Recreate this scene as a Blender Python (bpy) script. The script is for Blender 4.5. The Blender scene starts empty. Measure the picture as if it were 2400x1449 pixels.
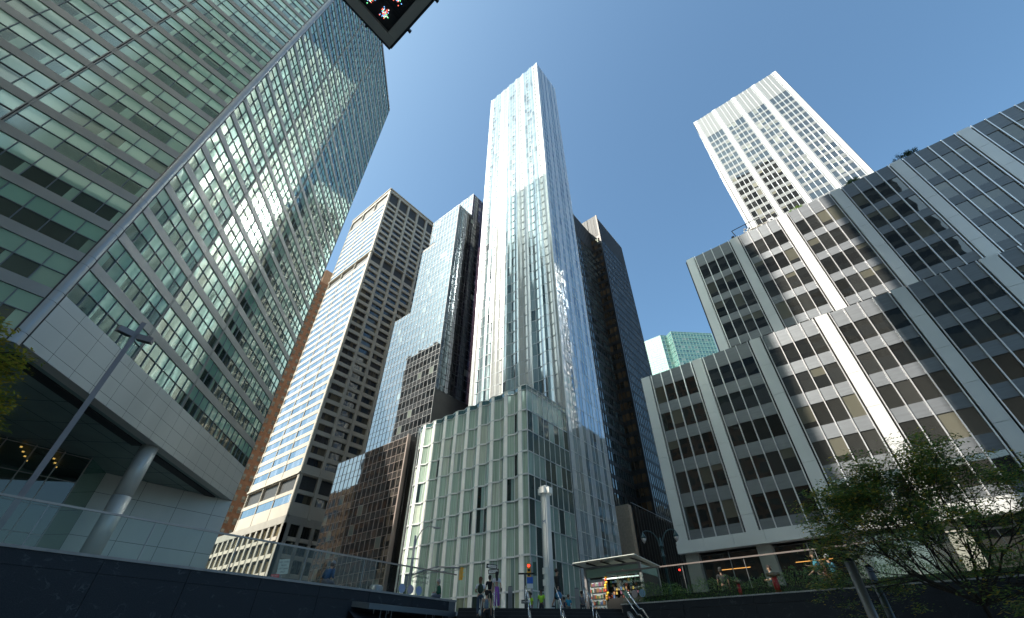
import bpy, bmesh, math, random
from mathutils import Vector, Matrix
R = math.radians
C = bpy.context.scene.collection
SC = bpy.context.scene
rnd = random.Random(7)

# ------------------------------------------------------------------ camera
F_PX, PITCH, YAW, ROLL = 992.37, R(39.945), R(39.507), R(0.192)
fw = Vector((math.cos(YAW)*math.cos(PITCH), math.sin(YAW)*math.cos(PITCH), math.sin(PITCH)))
rt = Vector((math.sin(YAW), -math.cos(YAW), 0)); up = rt.cross(fw)
r2 = rt*math.cos(ROLL)+up*math.sin(ROLL); u2 = up*math.cos(ROLL)-rt*math.sin(ROLL)
cam = bpy.data.cameras.new('camera'); cam_o = bpy.data.objects.new('camera', cam); C.objects.link(cam_o)
m3 = Matrix((r2, u2, -fw)).transposed()
cam_o.matrix_world = m3.to_4x4()
cam.sensor_width = 36; cam.lens = 36*F_PX/2400; cam.clip_start = .05; cam.clip_end = 6000
SC.camera = cam_o
# ------------------------------------------------------------------ light
SUN_AZ, SUN_EL = 152.1, 43.0          # degrees, counter-clockwise from +X
w = bpy.data.worlds.new('World'); SC.world = w; w.use_nodes = True
nt = w.node_tree; nt.nodes.clear()
sky = nt.nodes.new('ShaderNodeTexSky'); sky.sky_type = 'NISHITA'; sky.sun_disc = False
sky.sun_elevation = R(SUN_EL); sky.sun_rotation = R(90-SUN_AZ) % (2*math.pi)
sky.air_density = 1.0; sky.dust_density = 4.0; sky.ozone_density = 1.6; sky.altitude = 0
bg = nt.nodes.new('ShaderNodeBackground'); bg.inputs[1].default_value = .15
wo = nt.nodes.new('ShaderNodeOutputWorld')
tint = nt.nodes.new('ShaderNodeVectorMath'); tint.operation = 'MULTIPLY'; tint.inputs[1].default_value = (.70, .94, .97)   # clear, saturated autumn sky
nt.links.new(sky.outputs[0], tint.inputs[0]); nt.links.new(tint.outputs[0], bg.inputs[0]); nt.links.new(bg.outputs[0], wo.inputs[0])
sd = bpy.data.lights.new('sun', 'SUN'); sd.energy = 4.7; sd.angle = R(.53); sd.color = (1, .93, .83)
so = bpy.data.objects.new('sun', sd); C.objects.link(so)
sdir = Vector((math.cos(R(SUN_AZ))*math.cos(R(SUN_EL)), math.sin(R(SUN_AZ))*math.cos(R(SUN_EL)), math.sin(R(SUN_EL))))
so.rotation_euler = sdir.to_track_quat('Z', 'Y').to_euler(); so.location = sdir*300
SC.view_settings.view_transform = 'Standard'; SC.view_settings.look = 'None'
SC.view_settings.exposure = 0.86; SC.view_settings.gamma = 1
SC.cycles.max_bounces = 8; SC.cycles.glossy_bounces = 5; SC.cycles.diffuse_bounces = 3
SC.cycles.transparent_max_bounces = 12
SC.cycles.sample_clamp_indirect = 25; SC.cycles.blur_glossy = .3
SC.cycles.use_denoising = True

# ------------------------------------------------------------------ materials
MATS = {}
def newmat(name):
    m = bpy.data.materials.new(name); m.use_nodes = True; m.node_tree.nodes.clear(); MATS[name] = m
    return m, m.node_tree.nodes, m.node_tree.links
def N(ns, t, **kw):
    n = ns.new(t)
    for k, v in kw.items():
        if isinstance(k, str) and hasattr(n, k): setattr(n, k, v)
    return n
def noise(ns, ls, scale, detail=3, stretch=None):
    tc = ns.new('ShaderNodeTexCoord'); nz = ns.new('ShaderNodeTexNoise')
    nz.inputs['Scale'].default_value = scale; nz.inputs['Detail'].default_value = detail
    if stretch:
        mp = ns.new('ShaderNodeMapping'); mp.inputs['Scale'].default_value = stretch
        ls.new(tc.outputs['Object'], mp.inputs[0]); ls.new(mp.outputs[0], nz.inputs[0])
    else: ls.new(tc.outputs['Object'], nz.inputs[0])
    return nz
def plain(name, col, rough=.6, metal=0, var=.12, scale=.6, bump=0, bscale=20, attr=False, stretch=None, spec=.5, emit=None):
    m, ns, ls = newmat(name)
    p = ns.new('ShaderNodeBsdfPrincipled'); o = ns.new('ShaderNodeOutputMaterial'); ls.new(p.outputs[0], o.inputs[0])
    p.inputs['Roughness'].default_value = rough; p.inputs['Metallic'].default_value = metal
    p.inputs['Specular IOR Level'].default_value = spec
    nz = noise(ns, ls, scale, 4, stretch)
    mr = ns.new('ShaderNodeMapRange'); mr.inputs[1].default_value = .3; mr.inputs[2].default_value = .7
    mr.inputs[3].default_value = 1-var; mr.inputs[4].default_value = 1+var
    ls.new(nz.outputs[0], mr.inputs[0])
    vm = ns.new('ShaderNodeVectorMath'); vm.operation = 'SCALE'
    if attr:
        a = ns.new('ShaderNodeAttribute'); a.attribute_name = 'Col'; ls.new(a.outputs['Color'], vm.inputs[0])
    else: vm.inputs[0].default_value = col
    ls.new(mr.outputs[0], vm.inputs['Scale']); ls.new(vm.outputs[0], p.inputs['Base Color'])
    if bump:
        n2 = noise(ns, ls, bscale, 3); b = ns.new('ShaderNodeBump'); b.inputs['Strength'].default_value = 1
        b.inputs['Distance'].default_value = bump; ls.new(n2.outputs[0], b.inputs['Height']); ls.new(b.outputs[0], p.inputs['Normal'])
    if emit:
        p.inputs['Emission Color'].default_value = (*emit[0], 1); p.inputs['Emission Strength'].default_value = emit[1]
    return m
def glass(name, f0, tint=(1, 1, 1), rough=.02, wob=.012, wscale=.7, streak=0, imul=1):
    """facade glass: interior colour from the pane's own colour attribute under a coated, slightly wavy reflecting surface"""
    m, ns, ls = newmat(name)
    a = ns.new('ShaderNodeAttribute'); a.attribute_name = 'Col'
    d = ns.new('ShaderNodeBsdfDiffuse'); g = ns.new('ShaderNodeBsdfGlossy'); mx = ns.new('ShaderNodeMixShader'); o = ns.new('ShaderNodeOutputMaterial')
    src = a.outputs['Color']
    if streak:
        nz = noise(ns, ls, 1.0, 4, (9, 9, .12))
        mr = ns.new('ShaderNodeMapRange'); mr.inputs[1].default_value = .3; mr.inputs[2].default_value = .7
        mr.inputs[3].default_value = 1-streak; mr.inputs[4].default_value = 1+streak
        vm = ns.new('ShaderNodeVectorMath'); vm.operation = 'SCALE'
        ls.new(nz.outputs[0], mr.inputs[0]); ls.new(src, vm.inputs[0]); ls.new(mr.outputs[0], vm.inputs['Scale']); src = vm.outputs[0]
    ls.new(src, d.inputs[0])
    g.inputs['Color'].default_value = (*tint, 1); g.inputs['Roughness'].default_value = rough
    n2 = noise(ns, ls, wscale, 1.5); b = ns.new('ShaderNodeBump'); b.inputs['Strength'].default_value = 1; b.inputs['Distance'].default_value = wob/wscale
    ls.new(n2.outputs[0], b.inputs['Height']); ls.new(b.outputs[0], g.inputs['Normal'])
    lw = ns.new('ShaderNodeLayerWeight'); lw.inputs[0].default_value = .5
    pw = ns.new('ShaderNodeMath'); pw.operation = 'POWER'; pw.inputs[1].default_value = 4.0; ls.new(lw.outputs['Facing'], pw.inputs[0])
    mr = ns.new('ShaderNodeMapRange'); mr.inputs[3].default_value = f0; mr.inputs[4].default_value = .95; ls.new(pw.outputs[0], mr.inputs[0])
    ls.new(mr.outputs[0], mx.inputs[0]); ls.new(d.outputs[0], mx.inputs[1]); ls.new(g.outputs[0], mx.inputs[2]); ls.new(mx.outputs[0], o.inputs[0])
    return m
def clear_glass(name, tint=(.9, .95, .93), f0=.06):
    m, ns, ls = newmat(name)
    t = ns.new('ShaderNodeBsdfTransparent'); t.inputs[0].default_value = (*tint, 1)
    g = ns.new('ShaderNodeBsdfGlossy'); g.inputs['Roughness'].default_value = .02
    mx = ns.new('ShaderNodeMixShader'); o = ns.new('ShaderNodeOutputMaterial')
    lw = ns.new('ShaderNodeLayerWeight'); pw = ns.new('ShaderNodeMath'); pw.operation = 'POWER'; pw.inputs[1].default_value = 4
    ls.new(lw.outputs['Facing'], pw.inputs[0])
    mr = ns.new('ShaderNodeMapRange'); mr.inputs[3].default_value = f0; mr.inputs[4].default_value = .45; ls.new(pw.outputs[0], mr.inputs[0])
    ls.new(mr.outputs[0], mx.inputs[0]); ls.new(t.outputs[0], mx.inputs[1]); ls.new(g.outputs[0], mx.inputs[2]); ls.new(mx.outputs[0], o.inputs[0])
    return m
def leafmat(name, col, col2, trans=.48):
    m, ns, ls = newmat(name)
    a = ns.new('ShaderNodeAttribute'); a.attribute_name = 'Col'
    d = ns.new('ShaderNodeBsdfDiffuse'); t = ns.new('ShaderNodeBsdfTranslucent'); g = ns.new('ShaderNodeBsdfGlossy'); g.inputs['Roughness'].default_value = .4
    mx = ns.new('ShaderNodeMixShader'); mx.inputs[0].default_value = trans; m2 = ns.new('ShaderNodeMixShader'); m2.inputs[0].default_value = .06
    o = ns.new('ShaderNodeOutputMaterial')
    ls.new(a.outputs['Color'], d.inputs[0]); ls.new(a.outputs['Color'], t.inputs[0])
    ls.new(d.outputs[0], mx.inputs[1]); ls.new(t.outputs[0], mx.inputs[2]); ls.new(mx.outputs[0], m2.inputs[1]); ls.new(g.outputs[0], m2.inputs[2]); ls.new(m2.outputs[0], o.inputs[0])
    return m
def emis(name, col, s):
    m, ns, ls = newmat(name); e = ns.new('ShaderNodeEmission'); e.inputs[0].default_value = (*col, 1); e.inputs[1].default_value = s
    o = ns.new('ShaderNodeOutputMaterial'); ls.new(e.outputs[0], o.inputs[0]); return m

glass('glass_teal', .40, (.80, .96, .88), .05, .0045, .25)
glass('glass_wavy', .22, (.9, .97, 1.0), .10, .006, .5, streak=.25)
glass('glass_low', .10, (.85, .97, .95), .03, .006, .5, streak=.3)
glass('glass_reflector', .55, (1, .98, .95), .22, .004, .3)
glass('glass_rose', .45, (1.0, .62, .88), .04, .006, .5)
glass('glass_white', .12, (1, 1, 1), .16, .003, .5)
glass('glass_blue', .34, (.86, .93, 1.0), .02, .006, .3)
glass('glass_black', .22, (.9, .93, .95), .03, .006, .3)
glass('glass_mirror', .20, (.80, .90, 1.0), .02, .002, .3)
glass('glass_dark', .12, (.85, .87, .85), .02, .006, .35)
glass('glass_tower', .13, (.8, .9, 1.0), .03, .005, .3)
glass('glass_strip', .30, (.75, .88, 1.0), .02, .008, .4)
glass('glass_bronze', .14, (.9, .8, .68), .03, .012, .5)
glass('glass_green', .26, (.75, .97, .9), .02, .006, .2)
clear_glass('clear', (.80, .86, .84), .03)
clear_glass('lobby_glass', (.45, .65, .60), .10)
plain('alu_grey', (.265, .27, .26), .42, .35, .08, .35)
plain('alu_dark', (.13, .15, .17), .4, .5, .06)
plain('alu_corner', (.34, .37, .39), .35, .35, .05)
plain('fascia', (.43, .45, .43), .38, .2, .11, .16, stretch=(1, 1, .35))  # tone variation raised to stand in for soft dapples of reflected light
plain('seam', (.02, .022, .025), .8)
plain('soffit', (.16, .23, .22), .5, .1, .1, .3)
plain('white_metal', (.88, .87, .81), .5, 0, .05, .5)
plain('white_frame', (.62, .64, .63), .45, .1, .08)
plain('pier_white', (.62, .62, .60), .42, .25, .05, .3)
plain('spandrel_grey', (.165, .175, .185), .52, .8, .10, .8, stretch=(1, .6, 6))
plain('spandrel_light', (.235, .24, .235), .4, .25, .07, .8, stretch=(1, .6, 6))
plain('silver', (.75, .73, .72), .28, .6, .04)
plain('slot_black', (.012, .012, .014), .6)
plain('precast', (.46, .415, .345), .75, 0, .08, .25)
plain('precast_grey', (.32, .30, .26), .75, 0, .1, .3)
plain('louvre', (.055, .055, .055), .6, .2, .25, 2, stretch=(1, 1, 8))
plain('brick', (.24, .125, .075), .85, 0, .22, 1.2)
plain('brick_light', (.42, .27, .18), .85, 0, .2, 1.0)
plain('tan_brick', (.58, .43, .30), .85, 0, .12, 2.5)
plain('roof_grey', (.22, .22, .21), .9)
plain('black_metal', (.022, .022, .024), .4, .4, .1)
plain('dark_panel', (.045, .043, .04), .5, .2, .15, .4)
plain('bronze_metal', (.038, .033, .029), .45, .3, .15, .6)
plain('grid_silver', (.36, .35, .34), .4, .5, .05)
plain('grid_pink', (.36, .29, .25), .45, .4, .05)
plain('pale_green', (.18, .27, .24), .5)
plain('alu_mirror', (.72, .72, .70), .28, .85, .04)
plain('joint_grey', (.27, .29, .30), .5, .1)
plain('lamp_brown', (.24, .21, .215), .5, .2)
plain('steel', (.62, .62, .63), .22, .95, .05)
plain('steel_dull', (.32, .31, .31), .4, .6, .08)
plain('rail_bronze', (.30, .25, .23), .35, .6, .05)
plain('pavement', (.40, .39, .36), .85, 0, .15, .8)
plain('asphalt', (.05, .05, .052), .85, 0, .25, 1.5)
plain('plaza_paving', (.33, .32, .30), .7, 0, .12, 1.5)
plain('ground', (.24, .235, .22), .9, 0, .2, .2)
plain('paint', (.75, .75, .72), .7)
plain('coping', (.30, .28, .27), .5, 0, .15, 3)
plain('gravel', (.42, .41, .40), .9, 0, .4, 25, bump=.03, bscale=30)
plain('soil', (.05, .035, .025), .95)
plain('bark', (.035, .026, .02), .9, 0, .3, 8, bump=.01, bscale=30)
plain('bark_grey', (.14, .12, .10), .9, 0, .3, 8)
plain('generic', (1, 1, 1), .75, 0, .08, 3, attr=True)
plain('cloth', (1, 1, 1), .85, 0, .15, 14, attr=True)
plain('shiny', (1, 1, 1), .35, 0, .05, 3, attr=True)
plain('skin', (.42, .25, .17), .55, 0, .06, 10)
plain('skin_dark', (.16, .085, .055), .55, 0, .06, 10)
leafmat('leaf', None, None)
emis('lamp_warm', (1, .45, .12), .8)
emis('lamp_white', (.9, 1, .9), 1.3)
emis('red_light', (1, .03, .02), 3)
emis('led', (.6, .5, .55), .9)
# dark veined granite
def granite(name, base, vein, rough):
    m, ns, ls = newmat(name)
    p = ns.new('ShaderNodeBsdfPrincipled'); o = ns.new('ShaderNodeOutputMaterial'); ls.new(p.outputs[0], o.inputs[0])
    p.inputs['Roughness'].default_value = rough; p.inputs['Specular IOR Level'].default_value = .3
    n1 = noise(ns, ls, .9, 8, (1, 1, 1.6)); n1.inputs['Distortion'].default_value = 1.2
    ab = ns.new('ShaderNodeMath'); ab.operation = 'SUBTRACT'; ab.inputs[1].default_value = .5; ls.new(n1.outputs[0], ab.inputs[0])
    a2 = ns.new('ShaderNodeMath'); a2.operation = 'ABSOLUTE'; ls.new(ab.outputs[0], a2.inputs[0])
    mr = ns.new('ShaderNodeMapRange'); mr.inputs[1].default_value = 0; mr.inputs[2].default_value = .018; mr.inputs[3].default_value = .8; mr.inputs[4].default_value = 0
    ls.new(a2.outputs[0], mr.inputs[0])
    n2 = noise(ns, ls, 3.5, 6); mr2 = ns.new('ShaderNodeMapRange'); mr2.inputs[1].default_value = .45; mr2.inputs[2].default_value = .75; mr2.inputs[3].default_value = 0; mr2.inputs[4].default_value = 1
    ls.new(n2.outputs[0], mr2.inputs[0])
    mu = ns.new('ShaderNodeMath'); mu.operation = 'MULTIPLY'; ls.new(mr.outputs[0], mu.inputs[0]); ls.new(mr2.outputs[0], mu.inputs[1])
    sp = noise(ns, ls, 40, 2); mr3 = ns.new('ShaderNodeMapRange'); mr3.inputs[1].default_value = .4; mr3.inputs[2].default_value = .8; mr3.inputs[3].default_value = 0; mr3.inputs[4].default_value = .22
    ls.new(sp.outputs[0], mr3.inputs[0]); ad = ns.new('ShaderNodeMath'); ad.operation = 'ADD'; ls.new(mu.outputs[0], ad.inputs[0]); ls.new(mr3.outputs[0], ad.inputs[1])
    mx = ns.new('ShaderNodeMixRGB'); mx.inputs[1].default_value = (*base, 1); mx.inputs[2].default_value = (*vein, 1); ls.new(ad.outputs[0], mx.inputs[0])
    ls.new(mx.outputs[0], p.inputs['Base Color'])
    return m
granite('granite', (.014, .017, .024), (.10, .11, .125), .55)
granite('granite_step', (.02, .021, .024), (.06, .06, .065), .55)

# ------------------------------------------------------------------ mesh helpers
def proj(p):
    p = Vector(p); d = p.dot(fw)
    if d <= .1: return None
    return (1200+F_PX*p.dot(r2)/d, 724.5-F_PX*p.dot(u2)/d)
class MB:
    def __init__(s): s.v = []; s.f = []; s.m = []; s.c = []; s.mats = []; s.sm = []
    def mi(s, mat):
        if mat not in s.mats: s.mats.append(mat)
        return s.mats.index(mat)
    def face(s, pts, mat, col=(1, 1, 1), smooth=False):
        i = len(s.v); s.v += [tuple(p) for p in pts]; s.f.append(tuple(range(i, i+len(pts)))); s.m.append(s.mi(mat)); s.c.append(col); s.sm.append(smooth)
    def mesh(s, vs, fs, mat, col=(1, 1, 1), smooth=False):
        i = len(s.v); s.v += [tuple(p) for p in vs]; k = s.mi(mat)
        for f in fs: s.f.append(tuple(a+i for a in f)); s.m.append(k); s.c.append(col); s.sm.append(smooth)
    def box(s, a, b, mat, col=(1, 1, 1)):
        x0, y0, z0 = (min(a[i], b[i]) for i in range(3)); x1, y1, z1 = (max(a[i], b[i]) for i in range(3))
        s.mesh([(x0,y0,z0),(x1,y0,z0),(x1,y1,z0),(x0,y1,z0),(x0,y0,z1),(x1,y0,z1),(x1,y1,z1),(x0,y1,z1)],
               [(3,2,1,0),(4,5,6,7),(0,1,5,4),(1,2,6,5),(2,3,7,6),(3,0,4,7)], mat, col)
    def obox(s, c, ax, ay, az, mat, col=(1, 1, 1)):
        c = Vector(c); ax = Vector(ax); ay = Vector(ay); az = Vector(az)
        vs = [c+i*ax+j*ay+k*az for k in (-1, 1) for i, j in ((-1,-1),(1,-1),(1,1),(-1,1))]
        s.mesh(vs, [(3,2,1,0),(4,5,6,7),(0,1,5,4),(1,2,6,5),(2,3,7,6),(3,0,4,7)], mat, col)
    def tube(s, a, b, r0, r1=None, n=8, mat='steel', col=(1, 1, 1), caps=True):
        a = Vector(a); b = Vector(b); r1 = r0 if r1 is None else r1
        d = (b-a).normalized(); x = d.orthogonal().normalized(); y = d.cross(x)
        vs = []
        for p, r in ((a, r0), (b, r1)):
            for k in range(n):
                t = 2*math.pi*k/n; vs.append(p+x*r*math.cos(t)+y*r*math.sin(t))
        fs = [(k, (k+1) % n, n+(k+1) % n, n+k) for k in range(n)]
        if caps: fs += [tuple(range(n-1, -1, -1)), tuple(range(n, 2*n))]
        s.mesh(vs, fs, mat, col, n > 6)
    def path(s, pts, r, n=8, mat='steel', col=(1, 1, 1)):
        for i in range(len(pts)-1):
            ra = r[i] if isinstance(r, (list, tuple)) else r; rb = r[i+1] if isinstance(r, (list, tuple)) else r
            s.tube(pts[i], pts[i+1], ra, rb, n, mat, col)
    def lathe(s, c, prof, n=16, mat='steel', col=(1, 1, 1)):
        c = Vector(c); vs = []
        for r, z in prof:
            for k in range(n):
                t = 2*math.pi*k/n; vs.append(c+Vector((r*math.cos(t), r*math.sin(t), z)))
        fs = []
        for j in range(len(prof)-1):
            for k in range(n): fs.append((j*n+k, j*n+(k+1) % n, (j+1)*n+(k+1) % n, (j+1)*n+k))
        fs += [tuple(range(n-1, -1, -1)), tuple(range((len(prof)-1)*n, len(prof)*n))]
        s.mesh(vs, fs, mat, col, True)
    def ball(s, c, r, mat, col=(1, 1, 1), n=10, sc=(1, 1, 1)):
        prof = []
        c = Vector(c); vs = []; fs = []
        m = n//2+1
        for j in range(m+1):
            ph = math.pi*j/m
            for k in range(n):
                t = 2*math.pi*k/n
                vs.append(c+Vector((r*sc[0]*math.sin(ph)*math.cos(t), r*sc[1]*math.sin(ph)*math.sin(t), r*sc[2]*math.cos(ph))))
        for j in range(m):
            for k in range(n): fs.append((j*n+k, j*n+(k+1) % n, (j+1)*n+(k+1) % n, (j+1)*n+k))
        s.mesh(vs, fs, mat, col, True)
    def area(s):
        a = 0
        for f in s.f:
            q = [proj(s.v[i]) for i in f]
            if any(t is None for t in q): continue
            cx = sum(t[0] for t in q)/len(q); cy = sum(t[1] for t in q)/len(q)
            if not (0 < cx < 2400 and 0 < cy < 1449): continue
            a += abs(sum(q[i][0]*q[(i+1) % len(q)][1]-q[(i+1) % len(q)][0]*q[i][1] for i in range(len(q))))/2
        return a
    def join(s, o):
        i = len(s.v); s.v += o.v
        for f, m, c, sm in zip(o.f, o.m, o.c, o.sm): s.f.append(tuple(a+i for a in f)); s.m.append(s.mi(o.mats[m])); s.c.append(c); s.sm.append(sm)
    def build(s, name, parent=None, loc=None, **props):
        if not s.f: return None
        off = Vector((0, 0, 0))
        p = parent
        while p: off += p.location; p = p.parent
        if parent is None and loc: off = Vector(loc)
        me = bpy.data.meshes.new(name)
        me.from_pydata([(a[0]-off[0], a[1]-off[1], a[2]-off[2]) for a in s.v], [], s.f)
        for mt in s.mats: me.materials.append(MATS[mt])
        me.polygons.foreach_set('material_index', s.m); me.polygons.foreach_set('use_smooth', s.sm)
        ca = me.color_attributes.new('Col', 'FLOAT_COLOR', 'CORNER'); buf = []
        for f, c in zip(s.f, s.c): buf += [c[0], c[1], c[2], 1.0]*len(f)
        ca.data.foreach_set('color', buf)
        o = bpy.data.objects.new(name, me); C.objects.link(o)
        if parent: o.parent = parent
        elif loc: o.location = loc
        for k, v in props.items(): o[k] = v
        return o
def thing(name, label, cat, loc, group=None):
    o = bpy.data.objects.new(name, None); C.objects.link(o); o.location = loc; o['label'] = label; o['category'] = cat
    o.empty_display_size = .3
    if group: o['group'] = group
    return o
def struct(mb, name): return mb.build(name, kind='structure')

# ------------------------------------------------------------------ facades
class Face:
    def __init__(s, o, u, n): s.o = Vector(o); s.u = Vector(u).normalized(); s.n = Vector(n).normalized()
    def p(s, u, z, d=0): return Vector((s.o.x, s.o.y, 0))+s.u*u+s.n*d+Vector((0, 0, z))
    def quad(s, mb, u0, u1, z0, z1, d, mat, col=(1, 1, 1), d2=None):
        d2 = d if d2 is None else d2
        mb.face([s.p(u0, z0, d), s.p(u1, z0, d2), s.p(u1, z1, d2), s.p(u0, z1, d)], mat, col)
    def slab(s, mb, u0, u1, z0, z1, d0, d1, mat, col=(1, 1, 1)):
        vs = [s.p(u, z, d) for d in (d0, d1) for u, z in ((u0, z0), (u1, z0), (u1, z1), (u0, z1))]
        mb.mesh(vs, [(0,1,2,3),(7,6,5,4),(0,4,5,1),(1,5,6,2),(2,6,7,3),(3,7,4,0)], mat, col)
    def pane(s, mb, u0, u1, z0, z1, d, mat, col, tilt=.0035):
        a, b, c = (rnd.gauss(0, tilt) for _ in range(3))
        q = [s.p(u0, z0, d), s.p(u1, z0, d+a), s.p(u1, z1, d+a+b), s.p(u0, z1, d+b)]
        mb.face(q, mat, col)
class Bldg:
    def __init__(s, name, label, cat, base, group=None):
        s.root = thing(name, label, cat, base, group); s.parts = {}; s.wins = []; s.pieces = {}
    def part(s, n): return s.parts.setdefault(n, MB())
    def piece(s, n, mb=None):
        m = MB(); s.pieces.setdefault(n, []).append(m); return m
    def win(s):
        m = MB(); s.wins.append(m); return m
    def done(s, limit=100, vis=None):
        for n, mb in s.parts.items(): mb.build(n, s.root)
        for n, L in s.pieces.items():
            L = sorted(L, key=lambda m: -m.area()); rs = MB()
            for k, m in enumerate(L):
                if k < 99: m.build(n, s.root)
                else: rs.join(m)
            if rs.f: rs.build(n, s.root, kind='stuff')
        ws = [(w.area()*(1 if vis is None or vis(w) else 0), i) for i, w in enumerate(s.wins)]
        ws.sort(key=lambda t: -t[0])
        rest = MB()
        for k, (a, i) in enumerate(ws):
            if k < limit and a > 3: s.wins[i].build('window', s.root)
            else: rest.join(s.wins[i])
        if rest.f: rest.build('window', s.root, kind='stuff')
        return s.root
def lerp(a, b, t): return tuple(a[i]+(b[i]-a[i])*t for i in range(3))
def jit(c, s=.12):
    k = 1+rnd.uniform(-s, s); return tuple(max(0, x*k) for x in c)
def prism(mb, pts, z0, z1, mat, top=True, bottom=False, skip=()):
    n = len(pts)
    for i in range(n):
        if i in skip: continue
        a = pts[i]; b = pts[(i+1) % n]; mb.face([(a[0],a[1],z0),(b[0],b[1],z0),(b[0],b[1],z1),(a[0],a[1],z1)], mat)
    if top: mb.face([(p[0],p[1],z1) for p in pts], mat)
    if bottom: mb.face([(p[0],p[1],z0) for p in pts][::-1], mat)

STREET = 2.1
# ---------------------------------------------------------------- 599: green glass tower with chamfered face
def tower_teal():
    B = Bldg('glass_tower', 'green glass tower with a rounded corner and angled face raised over a lobby', 'office tower', (8, 58, STREET))
    P = 3.93; Z0 = 17.35; ZT = 137.2
    span, mull, pan = B.part('spandrel'), B.part('mullion'), B.part('fascia')
    A = math.radians(45.9)
    f1 = Face((-3.9, 42.9), (-1, 0, 0), (0, -1, 0)); f2 = Face((-3.45, 42.9), (math.cos(A), math.sin(A), 0), (math.sin(A), -math.cos(A), 0))
    LIGHT = (.24, .47, .35); DARK = (.016, .036, .030); CURT = (.32, .48, .36)
    def rows(f, us, k0, bays, light_scale=1):
        k = k0
        while Z0+P*k+.93 < ZT-1.2:
            z = Z0+P*k; zt = min(z+P, ZT-1.0)
            f.slab(span, us[0], us[-1], z, z+.93, -.3, .0, 'alu_grey')
            floor_tone = rnd.random()
            for i in range(len(us)-1):
                a, b = us[i]+.035, us[i+1]-.035
                w = B.win()
                # lower vision light: room with part-drawn curtains
                zl0, zl1, zu0, zu1 = z+.95, z+2.40, z+2.46, zt-.02
                r = rnd.random()
                if r < .35:
                    c = a+(b-a)*rnd.choice((.25, .35, .5)); ax = rnd.uniform(-.004, .004)
                    f.quad(w, a, c, zl0, zl1, -.12, 'glass_teal', jit(CURT, .3)); f.quad(w, c, b, zl0, zl1, -.12, 'glass_teal', jit(DARK, .4))
                elif r < .5: f.pane(w, a, b, zl0, zl1, -.12, 'glass_teal', jit(CURT, .3))
                else: f.pane(w, a, b, zl0, zl1, -.12, 'glass_teal', jit(DARK, .5))
                f.pane(w, a, b, zu0, zu1, -.12, 'glass_teal', jit(lerp(LIGHT, (.46, .62, .50), floor_tone*.8), .12))
                f.slab(w, a, b, zl1, zu0, -.12, -.03, 'alu_dark')
            k += 1
        for i, u in enumerate(us):
            thick = u in bays
            hw = .05 if thick else .035
            if thick:
                f.slab(mull, u-.13, u-.05, Z0+P*k0, ZT, -.12, .03, 'alu_grey'); f.slab(mull, u+.05, u+.13, Z0+P*k0, ZT, -.12, .03, 'alu_grey')
                f.slab(mull, u-.05, u+.05, Z0+P*k0, ZT, -.12, -.04, 'slot_black')
            else:
                f.slab(mull, u-.03, u+.03, Z0+P*k0+.93, ZT-.9, -.12, -.03, 'alu_dark')
        f.slab(span, us[0], us[-1], ZT-1.0, ZT, -.3, .02, 'alu_grey')
    u1 = [0.05]+[1.55+1.655*i for i in range(12)]
    b1 = [u1[k] for k in range(0, 13, 6)]
    rows(f1, u1, 0, b1[1:])
    L = 39.3; off = .55; u2s = [off]; 
    for bay in range(4):
        s0 = off if bay == 0 else 9.83*bay; s1 = 9.83*(bay+1)
        n = 7
        for i in range(1, n+1): u2s.append(s0+(s1-s0)*i/n)
    b2 = [9.83, 19.66, 29.49]
    u2s = [min(b2+[u], key=lambda t: abs(t-u)) if min(abs(t-u) for t in b2) < .01 else u for u in u2s]
    rows(f2, u2s, 1, b2)
    # blank metal fascia below the angled face
    seams = [17.6, 18.33, 19.84, 21.36, 22.25]
    f2.quad(pan, .45, L, 17.6, 22.25, .012, 'seam')
    n = 16
    for i in range(n):
        a = .5+(L-.5)*i/n; b = .5+(L-.5)*(i+1)/n
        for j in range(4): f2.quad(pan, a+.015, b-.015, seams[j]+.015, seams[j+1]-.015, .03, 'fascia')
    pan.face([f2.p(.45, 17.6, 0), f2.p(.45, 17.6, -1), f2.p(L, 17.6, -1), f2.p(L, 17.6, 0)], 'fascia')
    # rounded corner
    cor = B.part('corner_trim'); a0 = Vector((-3.9, 42.9, 0)); a1 = f2.p(.45, 0); pts = []
    cc = Vector((-3.72, 43.5, 0))
    for i in range(9):
        t = i/8; q = a0.lerp(a1, t)+Vector((.12, -.18, 0))*math.sin(math.pi*t); pts.append(q)
    z = Z0
    while z < ZT:
        zz = min(z+P, ZT)
        for (za, zb) in ((z+.02, z+.91), (z+.95, zz-.02)):
            if zb <= za: continue
            for i in range(8):
                p, q = pts[i], pts[i+1]; cor.face([(p.x, p.y, za), (q.x, q.y, za), (q.x, q.y, zb), (p.x, p.y, zb)], 'alu_corner', smooth=True)
        z += P
    for i in (0, 8):
        cor.tube((pts[i].x, pts[i].y, Z0), (pts[i].x, pts[i].y, ZT), .05, n=6, mat='slot_black')
    # body, roof, hidden sides
    body = B.part('wall'); e = f2.p(L, 0, -.35); c0 = f2.p(.5, 0, -.35)
    P1 = f2.p(L, 0)
    W0, S0 = -24.7, 78.0
    body.face([(W0, 43.2, ZT-.05), (-3.9, 43.2, ZT-.05), (c0.x, c0.y, ZT-.05), (e.x, e.y, ZT-.05), (P1.x, S0, ZT-.05), (W0, S0, ZT-.05)], 'roof_grey')
    body.face([(W0, 43.2, Z0), (-4, 43.2, Z0), (-4, 43.2, ZT), (W0, 43.2, ZT)], 'seam')
    body.face([(c0.x, c0.y, 17.7), (e.x, e.y, 17.7), (e.x, e.y, ZT), (c0.x, c0.y, ZT)], 'seam')
    fw_ = Face((P1.x, P1.y), (0, 1, 0), (1, 0, 0))
    k = 0
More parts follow.
